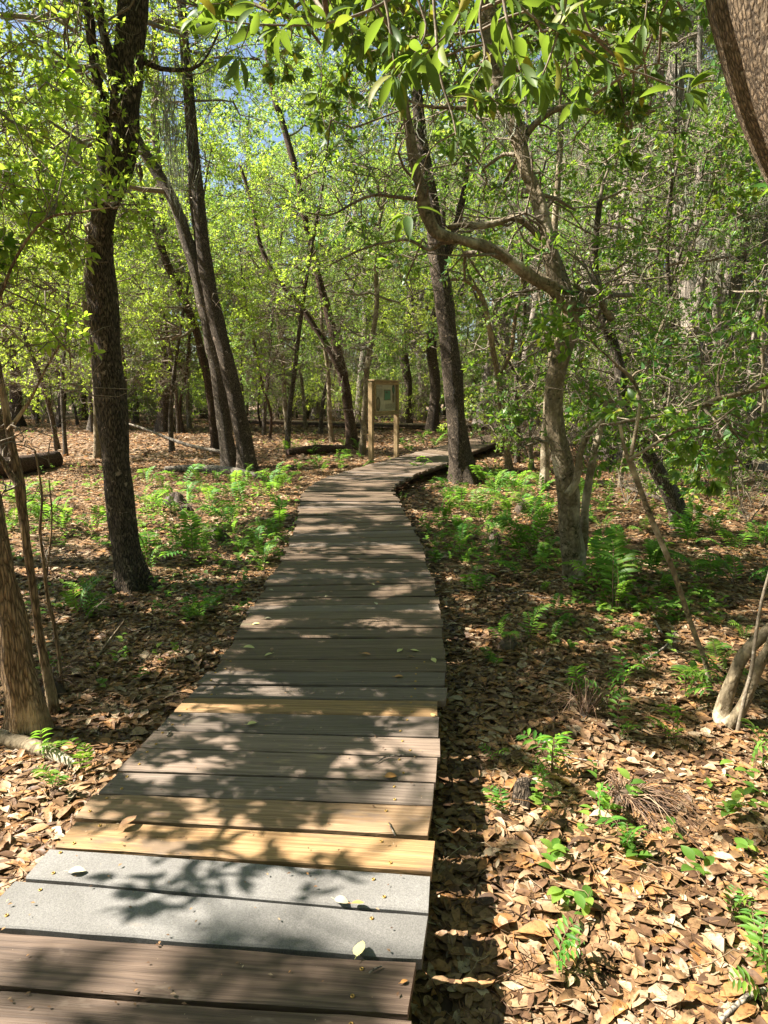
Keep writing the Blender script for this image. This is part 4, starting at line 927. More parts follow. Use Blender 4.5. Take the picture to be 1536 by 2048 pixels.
def place(key, x, y, label, group=None, name='tree', cat='tree', s=None, rz=None, tilt=None):
    s = s or random.uniform(.88, 1.14); rz = random.uniform(0, 6.28) if rz is None else rz
    z = float(ground_z(x, y)); tilt = tilt or (random.gauss(0, .03), random.gauss(0, .03))
    if key not in used:
        used.add(key); o = PROTO[key]; o.name = name; o.location = (x, y, z); o.rotation_euler = (*tilt, rz); o.scale = (s, s, s); o["label"] = label; o["category"] = cat
        if group: o["group"] = group
        return o
    return copy_thing(PROTO[key], name, (x, y, z), rz, (s, s), label, cat, group, tilt)
# those whose feet show: picture x of the foot, distance, kind
def foot(px, Y): return (px - 768) / (F * CP) * Y * (1 + 0) , Y
solo = [
 (328, 865, 'oak2', 1.2, 'massive dark trunk in the mid distance, right behind the big oak'), (357, 868, 'slim0', 1.0, 'slim dark leaning stem beside the massive mid-distance trunk'),
 (380, 858, 'slim2', 1.0, 'light straight stem in the sunny clearing on the left'), (368, 865, 'slim1', 1.1, 'thin dark stem between the massive trunk and the light stem'),
 (527, 872, 'slim0', 1.0, 'slim dark trunk midway between the twin dark trunks and the forked tree'), (578, 868, 'slim2', 1.1, 'grey mottled trunk left of the forked reddish tree'),
 (612, 838, 'oak1', .8, 'slender far trunk behind the far stretch of boardwalk, left'), (183, 862, 'oak1', 1.0, 'pinkish trunk leaning left behind the big oak'),
 (132, 915, 'slim0', .8, 'dark crooked sapling standing by the fallen log'), (22, 935, 'oak1', .7, 'dark trunk at the left edge behind the fallen log'),
 (862, 862, 'oak2', 1.0, 'dark broad trunk right behind the information sign'), (962, 858, 'cyp0', .85, 'broad grey trunk where the boardwalk disappears'),
 (1068, 868, 'slim1', 2.0, 'reddish trunk left of the gnarled tree, deep in the undergrowth'), (745, 838, 'oak0', .8, 'dark trunk directly beyond the sign and far boardwalk'),
 (792, 836, 'slim1', 1.2, 'dark thin trunk just right of the sign, beyond the far boardwalk')]
for px, py, k, s, lab in solo:
    p = hit(px, py, 0); place(k, p[0], p[1], lab, s=s, name='tree' if k[0] != 's' else 'slender_tree', tilt=(0, 0))
cyl = [(1372, 17, 'cyp2', 1.25, 'sunlit pale cypress with a flared foot on the right'), (1412, 21, 'cyp2', 1.1, 'narrow pale cypress right of the sunlit flared one'), (1482, 17.5, 'cyp0', 1.0, 'broad grey cypress close to the right edge'), (1182, 22, 'cyp2', 1.0, 'grey cypress seen just right of the gnarled trunk'),
       (1536, 22, 'cyp1', .9, 'ridged grey cypress cut by the right edge'), (1290, 28, 'cyp0', .9, 'far cypress left of the sunlit flared one')]
for px, Y, k, s, lab in cyl:
    x, y = foot(px, Y); place(k, x, y, lab, s=s, name='cypress_tree')
for px, Y, s, lab in ((1205, 17, .55, 'thin pale upright trunk just right of the gnarled tree'), (1240, 20, .7, 'pale upright trunk behind the top of the crooked dark trunk'), (1322, 16, .6, 'slim pale trunk left of the sunlit cypress'), (1345, 22, .8, 'pale trunk partly hidden by the sunlit cypress'),
        (1432, 15, .55, 'thin pale trunk right behind the long bare limb'), (1452, 19, .8, 'grey upright trunk left of the broad grey cypress'), (1505, 15, .6, 'slim upright trunk near the right edge'), (1165, 19, .6, 'slim grey trunk hidden behind the gnarled trunk'), (1025, 22, .7, 'slim grey trunk behind the thin leaning one')):
    x, y = foot(px, Y); place('cyp2', x, y, lab, s=s, name='cypress_tree', tilt=(random.gauss(0, .02), random.gauss(0, .02)))
# the many behind
taken = []
def free(x, y, d): return all((x - a) ** 2 + (y - b) ** 2 > d * d for a, b in taken)
rr_ = random.Random(21); n = 0
walkpts = (ELa + ERa) / 2
def off_walk(x, y, d=1.6): return np.min(np.hypot(walkpts[:, 0] - x, walkpts[:, 1] - y)) > d
ZL = ('dark slender tree in the hazy green wood on the left', 'trees in the wood on the left'); ZC = ('dark leafy tree in the wood beyond the far boardwalk', 'trees beyond the far boardwalk'); ZR = ('mossy grey cypress in the dense wood on the right', 'cypresses in the wood on the right')
k = 0
while n < 100 and k < 8000:
    k += 1
    y = rr_.uniform(17, 48); a = rr_.uniform(-.70, .70); x = a * y
    if not off_walk(x, y): continue
    if a < .08 and rr_.random() < .35: continue
    if a < .0 and y < (33 if a > -.2 else 38) and not (a < -.36 and y > 31): continue
    if a > 0 and a < .22 and y < 33: continue
    if not free(x, y, 2.1): continue
    taken.append((x, y)); n += 1
    if a > .13: place(rr_.choice(['cyp0', 'cyp1', 'cyp2', 'cyp2', 'cyp2', 'cyp2' if y < 32 else 'oak1']), x, y, ZR[0], ZR[1], 'cypress_tree') if rr_.random() < .75 else place('slim2', x, y, 'pale thin tree among the cypresses on the right', 'thin trees among the cypresses', 'slender_tree')
    elif a < -.12: place(rr_.choice(['oak0', 'oak1', 'oak2', 'slim0', 'slim2', 'slim1']), x, y, *ZL)
    else: place(rr_.choice(['oak0', 'oak1', 'oak2', 'slim0', 'slim1', 'cyp2']), x, y, *ZC)
n = 0
for _t in range(3000):
    if n >= 7: break
    y = rr_.uniform(9.5, 22); a = rr_.uniform(.15, .60); x = a * y
    if not off_walk(x, y, 1.6) or not free(x, y, 1.0) or (a < .28 and y < 11): continue
    taken.append((x, y)); n += 1
    place(rr_.choice(['bay0', 'bay1', 'bay2']), x, y, 'slender leafy bay tree in the thicket behind the gnarled tree', 'bay trees in the thicket on the right', 'slender_tree')
n = 0
for _t in range(3000):
    if n >= 16: break
    y = rr_.uniform(17, 33); a = rr_.uniform(-.5, -.03); x = a * y
    if not off_walk(x, y, 1.6) or not free(x, y, 1.8): continue
    taken.append((x, y)); n += 1
    place(rr_.choice(['slim0', 'slim1', 'slim2', 'slim0']), x, y, 'thin trunk standing in the leafy clearing on the left', 'thin trees in the clearing on the left', 'slender_tree')
# undergrowth
n = 0; k = 0; tk2 = []
for i in range(34):                                  # the bright row beyond the far boardwalk
    a = -.62 + i * .0205; y = rr_.uniform(34.5, 40) + (3 if a < -.1 else 0); x = a * y
    if off_walk(x, y, 1.2): tk2.append((x, y)); place(rr_.choice(['sh0', 'sh3', 'sh0', 'sh2']), x, y, 'bright leafy shrub beyond the far boardwalk', 'shrubs beyond the far boardwalk', 'shrub', 'shrub', s=rr_.uniform(.7, 1.1))
while n < 165 and k < 14000:
    k += 1; y = rr_.uniform(13, 56) if k % 2 else rr_.uniform(34, 52); a = rr_.uniform(-.66, .66); x = a * y
    if not off_walk(x, y, 1.9): continue
    if a < .10 and y < 35: continue
    if a < .26 and y < 15: continue
    if a > .22 and y < 26 and rr_.random() < .75: continue
    if .0 < a < .2 and y < 29: continue
    if any((x - p) ** 2 + (y - q) ** 2 < 1.9 for p, q in tk2): continue
    tk2.append((x, y)); n += 1
    if a > .12: place(rr_.choice(['sh0', 'sh1', 'sh2', 'sh1'] if y > 15 else ['sh3', 'sh1']), x, y, 'leafy shrub in the tangled undergrowth on the right', 'undergrowth shrubs on the right', 'shrub', 'shrub')
    else: place(rr_.choice(['sh0', 'sh2', 'sh2']), x, y, 'bright leafy shrub beyond the far boardwalk', 'shrubs beyond the far boardwalk', 'shrub', 'shrub')
for px, py, kk, s, lab in ((975, 905, 'sh3', .7, 'small leafy shrub hugging the right edge of the far boardwalk'), (1060, 905, 'sh3', .8, 'leafy shrub between the thin leaning trunk and the white-footed trunk'), (230, 850, 'sh3', .9, 'low shrub right behind the big oak trunk'), (560, 905, 'sh3', .35, 'little leafy shrub on the leaf-strewn clearing'),
        (1255, 1010, 'sh3', .6, 'leafy shrub at the foot of the crooked dark trunk'), (1440, 990, 'sh1', .55, 'glossy shrub below the long bare limb at right'), (1500, 1040, 'sh1', .45, 'low glossy shrub near the right edge'), (1180, 930, 'sh3', .7, 'shrub behind the gnarled tree')):
    p = hit(px, py, 0); place(kk, p[0], p[1], lab, s=s, name='shrub', cat='shrub')
# the wood that closes the view
fw = MB(); nf = 6500; a = rng.uniform(-1.0, 1.0, nf); y = rng.uniform(50, 64, nf); zz = rng.uniform(0, 1, nf) ** 1.15 * (np.where(a < -.25, 21, 18) + 9 * fbm(a * 9 + 30, a * 0 + 3))
keepm = fbm(a * 26 + 5, zz * .5) < .60
Pf = np.stack([a * y, y, zz], -1)[keepm]
add_sprays(fw, 'far', Pf, rand_dirs(len(Pf), rng), rng.uniform(1.6, 2.6, len(Pf)), False)
# unseen leaves added around and above the viewer to block sky light
Q = []
for x0, x1, y0, y1, z0, z1, nn in ((5, 16, -6, 9, 6.5, 13, 800), (7, 18, -6, 8, 0, 7, 420), (-9, 9, -13, -5, .5, 13, 900), (9, 16, 8, 16, 9, 14, 200), (-22, -14, -8, 12, 0, 6, 420), (-16, -9, -12, -2, 1, 10, 380)):
    q = np.stack([rng.uniform(x0, x1, nn), rng.uniform(y0, y1, nn), rng.uniform(z0, z1, nn)], -1); Q.append(q[fbm(q[:, 0] * .5 + 9, q[:, 1] * .5 + q[:, 2] * .4) < .6])
q = np.stack([rng.uniform(-15, 2, 900), rng.uniform(-5, 11.5, 900), rng.uniform(8.5, 13, 900)], -1); add_sprays(fw, 'far', q, rand_dirs(900, rng), rng.uniform(1., 1.5, 900), True)
q = np.stack([rng.uniform(1.5, 6, 500), rng.uniform(-7, 5, 500), rng.uniform(5.5, 9, 500)], -1); q = q[q[:, 2] > (q[:, 1] * .5 + 3)]; add_sprays(fw, 'far', q, rand_dirs(len(q), rng), rng.uniform(1., 1.5, len(q)), True)
Q = np.concatenate(Q); add_sprays(fw, 'far', Q, rand_dirs(len(Q), rng), rng.uniform(1.2, 1.9, len(Q)), False)
for i in range(150):
    y_ = rng.uniform(47, 60); x_ = rng.uniform(-1, 1) * y_; hh = rng.uniform(12, 24)
    tube(fw, wob_path([x_, y_, -.2], [x_ + rng.normal() * 1.2, y_, hh], 7, .015), np.linspace(rng.uniform(.08, .2), .04, 7), 6, 1)
tag(fw.obj('far_woods_and_sky_block', [M['leaf_far'], M['bark_grey']]), 'far-off wood closing the view, plus unseen leaves added to block sky light', 'woods', kind='stuff')

# ------------------------------------------------------------ fallen leaves, stuff
def litter(mb, x, y, size, tmpl, tilt, lift):
    n = len(x); z = ground_z(x, y) + rng.uniform(0.004, lift, n)
    az = rng.uniform(0, 6.283, n); D = np.stack([np.cos(az), np.sin(az), rng.normal(size=n) * tilt], -1)
    U = nrm(np.stack([rng.normal(size=n) * tilt, rng.normal(size=n) * tilt, np.where(rng.random(n) < .5, 1., -1.)], -1)); U -= nrm(D) * (U * nrm(D)).sum(1, keepdims=True)
    kk = rng.integers(0, len(tmpl), n)
    for q, (V, Fc) in enumerate(tmpl):
        w = kk == q; W, Fq = put(V, Fc, frames(D[w], U[w]), np.stack([x, y, z], -1)[w] - nrm(D[w]) * (size[w] * .5)[:, None], size[w])
        mb.add(W.reshape(-1, 3), Fq, 0)
def curl(V, c, t, w=1.0):
    V = V.copy().astype(float); V[:, 1] *= w; x, yy, z = V.T; V[:, 2] = z * .45 + c * (x * (1 - x)) * 1.6 + t * yy * yy * 1.5 + t * .22 * yy * (x - .5) * 2; return V
lt = [(curl(LV4, c, t, w), LF4) for c, t, w in ((.06, .3, .95), (-.06, .5, 1.1), (.14, 1.2, .8), (-.10, .1, 1.2), (.03, -.6, .9), (-.03, 1.8, 1.25), (.10, 2.4, .85), (.0, .2, 1.4), (.02, 0, .75))]
for q in range(3):                                      # torn and broken leaves
    V = lt[q][0].copy(); V[:, 0] = np.minimum(V[:, 0], .45 + .15 * q + .3 * V[:, 1]); lt.append((V, LF4))
lt2 = [(LV0, LF0), (curl(LV0, .1, .8), LF0), (curl(LV0, -.2, .3), LF0)]
lm_ = MB()
def scatter_view(n, y0, y1, p=1.6, half=.60, extra=.35):
    y = y0 + (y1 - y0) * rng.random(n) ** (1 / p); x = rng.uniform(-1, 1, n) * (half * y + extra); return x, y
x, y = scatter_view(70000, .95, 6.4, 1.45); litter(lm_, x, y, rng.uniform(.035, .105, len(x)) * (.8 + .4 * fbm(x * 2, y * 2)), lt, .13, .026)
x, y = scatter_view(9000, .95, 9, 1.3)
for V in (wob_path([0, 0, 0], [1, 0, 0], 5, .06, 0), wob_path([0, 0, 0], [1, 0, 0], 5, .10, 0)):
    b = MB(); tube(b, V, [.012, .01, .009, .007, .004], 3, cap=False); tv, tf = np.concatenate(b.v), np.concatenate(b.f); q = rng.random(len(x)) < .5
    az = rng.uniform(0, 6.283, q.sum()); W, Fq = put(tv, tf, frames(np.stack([np.cos(az), np.sin(az), rng.normal(size=len(az)) * .1], -1), np.array([[0, 0, 1.]]).repeat(len(az), 0)), np.stack([x[q], y[q], ground_z(x[q], y[q]) + .02], -1), rng.uniform(.04, .22, len(az))); lm_.add(W.reshape(-1, 3), Fq, 0)
x, y = scatter_view(100000, 5.6, 17, 1.5); litter(lm_, x, y, rng.uniform(.07, .13, len(x)), lt2, .15, .04)
x, y = scatter_view(70000, 15, 42, 1.4); litter(lm_, x, y, rng.uniform(.12, .24, len(x)), lt2, .18, .05)
tag(lm_.obj('leaf_litter', M['litter']), 'thick carpet of dry brown and tan leaves over the forest floor', 'leaf litter', kind='stuff')

# ------------------------------------------------------------ ferns
def frond(seed, L, npair, pl, arch, fine=True):
    r = np.random.default_rng(seed); mbf = MB(); n = npair
    t = np.linspace(0, 1, 12); Pp = np.stack([L * (t * .86), np.zeros(12) + .04 * L * np.sin(t * 3 + seed), L * (arch * np.sin(t * math.pi * .62) - .12 * t)], -1)
    tube(mbf, Pp, np.linspace(.0028, .0008, 12), 4, 1, cap=False)
    ts = np.linspace(.2, .985, n); PP, DD, SS = [], [], []
    for i, tt in enumerate(ts):
        j = tt * 11; a = int(min(10, j)); p = Pp[a] + (Pp[a + 1] - Pp[a]) * (j - a); tg = nrm(Pp[a + 1] - Pp[a])
        ln = pl * (math.sin(min(1, (tt - .1) * 1.12) * math.pi) ** .55 * .9 + .1) * (1.1 - .25 * tt)
        for sgn in (-1, 1):
            PP.append(p); DD.append(nrm(np.array([0, sgn, 0]) * 1.0 + tg * .38 + np.array([0, 0, r.uniform(-.22, .05)]))); SS.append(ln * r.uniform(.88, 1.08))
    PP, DD, SS = map(np.array, (PP, DD, SS))
    V, Fc = leaf_quads(4 if fine else 0); V = V.copy(); V[:, 1] *= .62
    if fine: V[:, 1] *= np.where(np.arange(len(V)) // 3 % 2 == 0, 1.12, .92)
    W, Fq = put(V, Fc, frames(DD, nrm(np.array([0, 0, 1.]) + r.normal(size=PP.shape) * .15)), PP, SS); mbf.add(W.reshape(-1, 3), Fq, 0)
    return mbf.mesh('frond', [M['fern'], M['stalk']])
FR = [frond(i, .42, 15, .105, .62) for i in range(3)] + [frond(5, .34, 12, .085, .9), frond(6, .36, 10, .12, .5)]
SFR = [frond(10 + i, .20, 7, .075, .85) for i in range(3)]
def fern(x, y, nfr, sc, label, group=None, fr=None, a0=None, spread=6.283, up=0.0):
    z = float(ground_z(x, y)); o = empty('fern', (x, y, z), label, 'fern', group); fr = fr or FR
    for i in range(nfr):
        f = bpy.data.objects.new('frond', random.choice(fr)); COL.objects.link(f); f.parent = o
        a = (a0 or 0) + spread * (i + random.uniform(-.3, .3)) / nfr if a0 is not None else random.uniform(0, 6.283)
        s = sc * random.uniform(.6, 1.15); f.scale = (s, s, s); f.rotation_euler = (random.uniform(-.25, .25), -up + random.uniform(-.75, .1), a)
    return o
near_ferns = [
 (1232, 1225, 6, 1.45, 'big spreading fern with long pinnate fronds right of the gnarled tree', FR), (950, 1200, 4, .8, 'fern with pale fronds close to the right side of the shaded boardwalk', FR),
 (1070, 1110, 6, 1.4, 'bright arching fern between the boardwalk and the gnarled tree', FR), (1045, 1165, 4, 1.1, 'light green fern just left of the gnarled tree foot', FR),
 (300, 1165, 5, 1.3, 'dark green fern leaning over the foot of the big left oak', FR), (390, 1130, 5, 1.3, 'sunlit fern in the clearing right of the big oak', FR), (160, 1245, 6, 1.0, 'shaded blue green fern left of the big oak foot', FR),
 (400, 1250, 4, .8, 'small shaded fern between the big oak and the boardwalk', FR), (1060, 1290, 4, .8, 'small dark fern midway down the right side', FR), (1205, 1660, 3, .75, 'bright fern growing out of the dead brown fern tuft', SFR), (1105, 1555, 5, 1.2, 'upright sunlit fern beside the mossy stump', SFR),
 (1108, 1950, 3, .75, 'little single-stemmed fern in the sunlit leaves at the bottom', SFR), (1460, 1830, 3, .6, 'green sprig among dry leaves toward the bottom right corner', SFR), (1535, 1790, 3, .6, 'fern at the right edge below the bare leaves', SFR), (1535, 2010, 4, .7, 'fern cut off by the bottom right corner', SFR), (1530, 1940, 3, .7, 'light fern just above the bottom right corner', SFR),
 (90, 1530, 3, .8, 'yellow green fern sprig behind the lying branch on the left', SFR), (165, 1560, 3, .9, 'sunlit fern sprig against the left edge of the boardwalk', SFR), (110, 1590, 3, .8, 'pale fern sprig in the sunny leaves at the left edge', SFR),
 (1375, 1400, 4, 1.0, 'yellow green fern left of the curved pale stems', SFR), (1245, 1385, 4, 1.0, 'little fern in the sun above the dry stalks', SFR), (1350, 1490, 4, .9, 'low fern below the curved pale stems', SFR), (1240, 1480, 3, .9, 'fern sprig right of the upright dry stalks', SFR), (1290, 1350, 4, .8, 'tiny bright fern behind the sunny leaves', SFR), (1510, 1540, 4, 1.1, 'fresh fern at the right edge below the curved stems', SFR),
 (1160, 1400, 4, 1.0, 'leafy green shoots atop the upright dry stalks', SFR), (1215, 1420, 4, 1.0, 'arching green fern beside the upright dry stalks', SFR), (1090, 1600, 3, .8, 'low fern to the right of the mossy stump', SFR), (1250, 1710, 3, .7, 'tiny fern under the dead fern tuft', SFR), (1000, 1640, 3, .7, 'yellow fern frond lying left of the mossy stump', SFR), (985, 1540, 2, .6, 'tiny dark fern beside the strips of light', SFR),
 (1420, 1380, 3, 1.0, 'fern climbing beside the foot of the pale Y sapling', FR)]
for px, py, nfr, sc, lab, fr in near_ferns:
    p = hit(px, py, 0); fern(p[0], p[1], nfr, sc, lab, fr=fr)
def fern_patch(n, x0, x1, y0, y1, sc, label, group, nfr=(3, 6), mind=.3):
    pts = []; t = 0
    while len(pts) < n and t < n * 60:
        t += 1; p = hit(random.uniform(x0, x1), random.uniform(y0, y1), 0)
        if np.min(np.hypot(walkpts[:, 0] - p[0], walkpts[:, 1] - p[1])) < .3: continue
        l, r_ = ELa, ERa
        yy = p[1]
        if yy < 9.6:
            xl = np.interp(yy, ELa[:12, 1], ELa[:12, 0]); xr = np.interp(yy, ERa[:12, 1], ERa[:12, 0])
            if xl - .15 < p[0] < xr + .15: continue
        if any((p[0] - a) ** 2 + (p[1] - b) ** 2 < mind ** 2 for a, b in pts): continue
        pts.append((p[0], p[1])); fern(p[0], p[1], random.randint(*nfr), sc * random.uniform(.7, 1.25), label, group)
fern_patch(24, 290, 590, 960, 1060, 1.15, 'sunlit fern in the open patch between the big oak and the boardwalk', 'ferns left of the boardwalk')
fern_patch(16, 330, 560, 1060, 1140, .6, 'small fern in the dappled leaves just left of the boardwalk', 'small ferns left of the boardwalk')
fern_patch(14, 20, 200, 960, 1080, .9, 'shaded fern to the left of the big oak', 'ferns left of the big oak')
fern_patch(34, 800, 1100, 945, 1065, 1.1, 'bright fern in the thick patch inside the boardwalk bend', 'ferns inside the boardwalk bend', mind=.25)
fern_patch(22, 860, 1130, 1060, 1140, .6, 'small fern in the patch right of the boardwalk', 'small ferns right of the boardwalk')
fern_patch(26, 1150, 1530, 950, 1190, 1.0, 'fern in the shady tangle on the right', 'ferns on the shady right')
fern_patch(14, 570, 740, 895, 950, .8, 'low fern in front of the sign on the far left side of the walk', 'ferns near the sign', mind=.4)
fern_patch(10, 800, 900, 870, 905, .9, 'fern beyond the far boardwalk bend, right of the sign', 'ferns behind the bend', mind=.5)
fern_patch(14, 900, 1500, 1190, 1350, .5, 'tiny fern poking through the shaded leaves on the right', 'tiny ferns on the right', (2, 4))
# crumbs of dry leaf on the planks
cb = MB(); s_ = rng.uniform(1, 14, 1500); f_ = rng.uniform(.02, .98, 1500); Pc = np.array([[*(edge(a)[0] + (edge(a)[1] - edge(a)[0]) * b), DECK + .007] for a, b in zip(s_, f_)]); az = rng.uniform(0, 6.283, 1500)
W, Fq = put(curl(LV0, .1, .5, 1.3), LF0, frames(np.stack([np.cos(az), np.sin(az), rng.normal(size=1500) * .1], -1), np.array([[0, 0, 1.]]).repeat(1500, 0)), Pc, rng.uniform(.004, .016, 1500)); cb.add(W.reshape(-1, 3), Fq, 0)
tag(cb.obj('leaf_crumbs', M['litter']), 'crumbs of dry leaf scattered on the planks', 'leaf crumbs', kind='stuff')
# other little seedlings that nobody could count
gc = MB(); P, D, S2 = [], [], []
for x0, x1, y0, y1, n in ((200, 600, 945, 1150, 520), (780, 1130, 925, 1140, 620), (1130, 1536, 900, 1250, 620), (0, 200, 940, 1240, 160), (300, 500, 1150, 1300, 60), (880, 1500, 1240, 1480, 110), (560, 740, 870, 950, 160), (0, 400, 1180, 1400, 50), (800, 1100, 860, 910, 120), (1000, 1536, 1480, 1900, 36), (20, 520, 800, 880, 160)):
    for _ in range(int(n * .95)):
        p = hit(random.uniform(x0, x1), random.uniform(y0, y1), 0)
        if vnoise(np.array([p[0] * 1.3 + 50]), np.array([p[1] * .9 + 50]))[0] < .42: continue
        if not off_walk(p[0], p[1], .75): continue
        yy = p[1]
        if yy < 9.6 and np.interp(yy, ELa[:12, 1], ELa[:12, 0]) - .1 < p[0] < np.interp(yy, ERa[:12, 1], ERa[:12, 0]) + .1: continue
        m = random.randint(3, 7); h = random.uniform(.03, .22)
        for q in range(m):
            a = random.uniform(0, 6.28); P.append([p[0], p[1], ground_z(p[0], p[1]) + h * random.uniform(.4, 1)]); D.append([math.cos(a), math.sin(a), random.uniform(-.1, .5)]); S2.append(random.uniform(.03, .07) * (1 + .02 * p[1]))
P, D, S2 = np.array(P), np.array(D), np.array(S2)
W, Fq = put(LV4 * [1, 1.35, 1], LF4, frames(D, nrm(np.array([0, 0, 1.]) + rng.normal(size=P.shape) * .2)), P, S2); gc.add(W.reshape(-1, 3), Fq, 0)
tag(gc.obj('ground_cover', M['cover']), 'low green seedlings scattered through the fallen leaves', 'ground cover', kind='stuff')

# ------------------------------------------------------------ tufts, stumps, logs, sticks
def tuft(px, py, n, L, label, r0=.1, lean=(0, 0), name='dead_fern_tuft', up=.5, mound=.09):
    p = hit(px, py, 0); z = float(ground_z(p[0], p[1])); root = empty(name, (p[0], p[1], z), label, 'fern tuft'); r = np.random.default_rng(int(px * 7 + py))
    if mound:
        m = MB(); Pm = np.array([[0, 0, -.04], [0, 0, mound * .4], [0.01, 0, mound * .9], [0.01, 0, mound * 1.15]]); P_, R_ = smooth_path(Pm, [r0, r0 * .8, r0 * .45, r0 * .08], .015)
        tube(m, P_, R_, 18, 0, .9, px); m.obj('root_mound', M['w_dark'], root)
    s = MB()
    for k in range(n):
        a = r.uniform(0, 6.28); l = L * r.uniform(.4, 1.1); d = np.array([math.cos(a) + lean[0], math.sin(a) + lean[1], 0]); st = np.array([math.cos(a) * r0 * .6, math.sin(a) * r0 * .6, mound * .9])
        st = st * [r.uniform(.1, 1.2), r.uniform(.1, 1.2), r.uniform(.7, 1.15)]; u = up * r.uniform(.1, 1.5); t = np.linspace(0, 1, 7)[:, None]
        P_ = wob_path(st, st + d * l * .75, 7, .05, 0, r) + np.array([0, 0, 1]) * l * (u * t - (u + .12) * t ** 2.2); P_[:, 2] = np.maximum(P_[:, 2], .012)
        tube(s, P_, np.linspace(.0028, .001, 7) * r.uniform(.3, 1.1), 4, 0, cap=False)
    s.obj('dry_stalks', M['stalk'], root); return root
tuft(1250, 1600, 150, .30, 'big tangled tuft of dead brown fern stalks in the sunny leaves', .09, (.45, -.35), up=.7, mound=.05)
tuft(1170, 1440, 46, .26, 'upright bunch of dry reddish stalks above the mossy stump', .05, up=1.9, mound=.03)
tuft(432, 1085, 60, .3, 'dark round tuft of dead stalks in the clearing left of the boardwalk', .14, up=.4, mound=.16)
tuft(352, 1015, 60, .3, 'dark dead fern clump behind the ferns left of the boardwalk', .16, up=.5, mound=.2)
tuft(985, 1090, 50, .3, 'dark dead fern clump right of the boardwalk', .12, up=.5, mound=.16)
tuft(1045, 1030, 50, .35, 'far dead fern clump near the gnarled tree', .15, up=.5, mound=.2)
tuft(1015, 1300, 30, .22, 'dark dead root clump in the shade right of the boardwalk', .08, up=.6, mound=.08)
tuft(105, 1400, 50, .35, 'reddish dead leaves and roots bunched at the foot of the stout tan trunk', .08, up=1.2, mound=.1)
tuft(375, 1025, 40, .3, 'small dry brown clump in the middle of the left ferns', .1, up=.7, mound=.1)
def log(pts, rad, label, m='bark_grey', name='fallen_log', cat='log', k=16, rough=.2, part='wood'):
    P_, R_ = smooth_path(pts, rad, .06 if rad[0] < .1 else .15); b = MB(); tube(b, P_, R_, k, 0, rough, rad[0] * 99)
    o = b.obj(name, M[m]); tag(o, label, cat); return o
def G(px, py, r): p = hit(px, py, 0); return (p[0], p[1], float(ground_z(p[0], p[1])) + r)
log([G(-40, 965, .2), G(30, 955, .2), G(112, 940, .2)], [.2, .2, .19], 'thick fallen log lying at the left edge behind the ferns', 'bark_red')
log([G(330, 948, .07), G(400, 945, .09), G(470, 950, .08), G(530, 962, .06)], [.07, .1, .09, .05], 'bleached silver log lying before the twin dark trunks', 'deadwood')
log([G(575, 915, .12), G(640, 910, .13), G(690, 908, .12)], [.1, .13, .1], 'low dark log lying in the leaves left of the forked tree', 'bark_red')
log([G(-30, 1492, .04), G(40, 1506, .04), G(100, 1527, .035), G(150, 1545, .02)], [.045, .042, .035, .02], 'pale lichen-covered branch lying on the leaves at the left edge', 'bark_pale', 'fallen_branch', 'branch')
log([G(1440, 1050, .04), G(1340, 1010, .05), G(1260, 985, .04), G(1190, 960, .03)], [.03, .035, .03, .015], 'thin fallen branch under the leaning dark trunk', 'bark_grey', 'fallen_branch', 'branch', 8)
p0 = G(640, 900, 0)
log([at(250, 845, 17) , at(300, 862, 16.6), at(345, 880, 16.4), at(395, 895, 16.1), at(450, 905, 15.9)], [.02, .035, .04, .045, .05], 'long bare dead branch leaning right of the big oak', 'deadwood', 'fallen_branch', 'branch', 8)
log([G(1015, 1800, .012), G(1060, 1812, .012), G(1130, 1838, .012), G(1245, 1858, .01)], [.006, .008, .008, .005], 'long thin grey stick on the sunny leaves near the bottom', 'deadwood', 'fallen_stick', 'stick', 7)
log([G(1530, 1985, .02), G(1490, 2010, .03), G(1440, 2048, .02)], [.008, .009, .008], 'pale stick at the bottom right corner', 'deadwood', 'fallen_stick', 'stick', 7)
log([at(250, 1240, 3.9), G(200, 1330, .03), G(165, 1400, .01)], [.006, .009, .008], 'greenish stick leaning in the shade left of the boardwalk', 'bark_pale', 'fallen_stick', 'stick', 7)
log([G(1310, 1255, .05), G(1320, 1300, .12), at(1318, 1262, 4.25)], [.01, .009, .005], 'bleached upright twig in the sunny spot right of centre', 'deadwood', 'fallen_stick', 'stick', 7)
log([G(1285, 1330, .02), G(1330, 1310, .06), G(1350, 1290, .10)], [.007, .008, .004], 'bleached twig lying in the sunny spot right of centre', 'deadwood', 'fallen_stick', 'stick', 7)
log([G(1130, 1330, .01), G(1100, 1345, .08), G(1080, 1352, .01)], [.003, .004, .003], 'thin arched stalk above the shaded leaves right of the boardwalk', 'deadwood', 'fallen_stick', 'stick', 6)
for i in range(26):
    px, py = (random.uniform(900, 1500), random.uniform(1100, 1500)) if i % 2 else (random.uniform(20, 520), random.uniform(950, 1300))
    p = hit(px, py, 0); yy = p[1]
    if yy < 9.6 and np.interp(yy, ELa[:12, 1], ELa[:12, 0]) - .5 < p[0] < np.interp(yy, ERa[:12, 1], ERa[:12, 0]) + .5: continue
    a = random.uniform(0, 6.28); l = random.uniform(.15, .5); z = float(ground_z(p[0], p[1])); r_ = np.random.default_rng(i)
    b = MB(); P_ = wob_path([p[0], p[1], z + .035], [p[0] + math.cos(a) * l, p[1] + math.sin(a) * l, z + random.uniform(.03, .12)], 7, .08, .04, r_); tube(b, P_, np.linspace(.006, .002, 7), 5)
    side = 'right' if i % 2 else 'left'
    tag(b.obj('fallen_twig', M['deadwood']), f'thin dead twig lying among the leaves {side} of the boardwalk', 'twig', f'dead twigs {side} of the boardwalk')
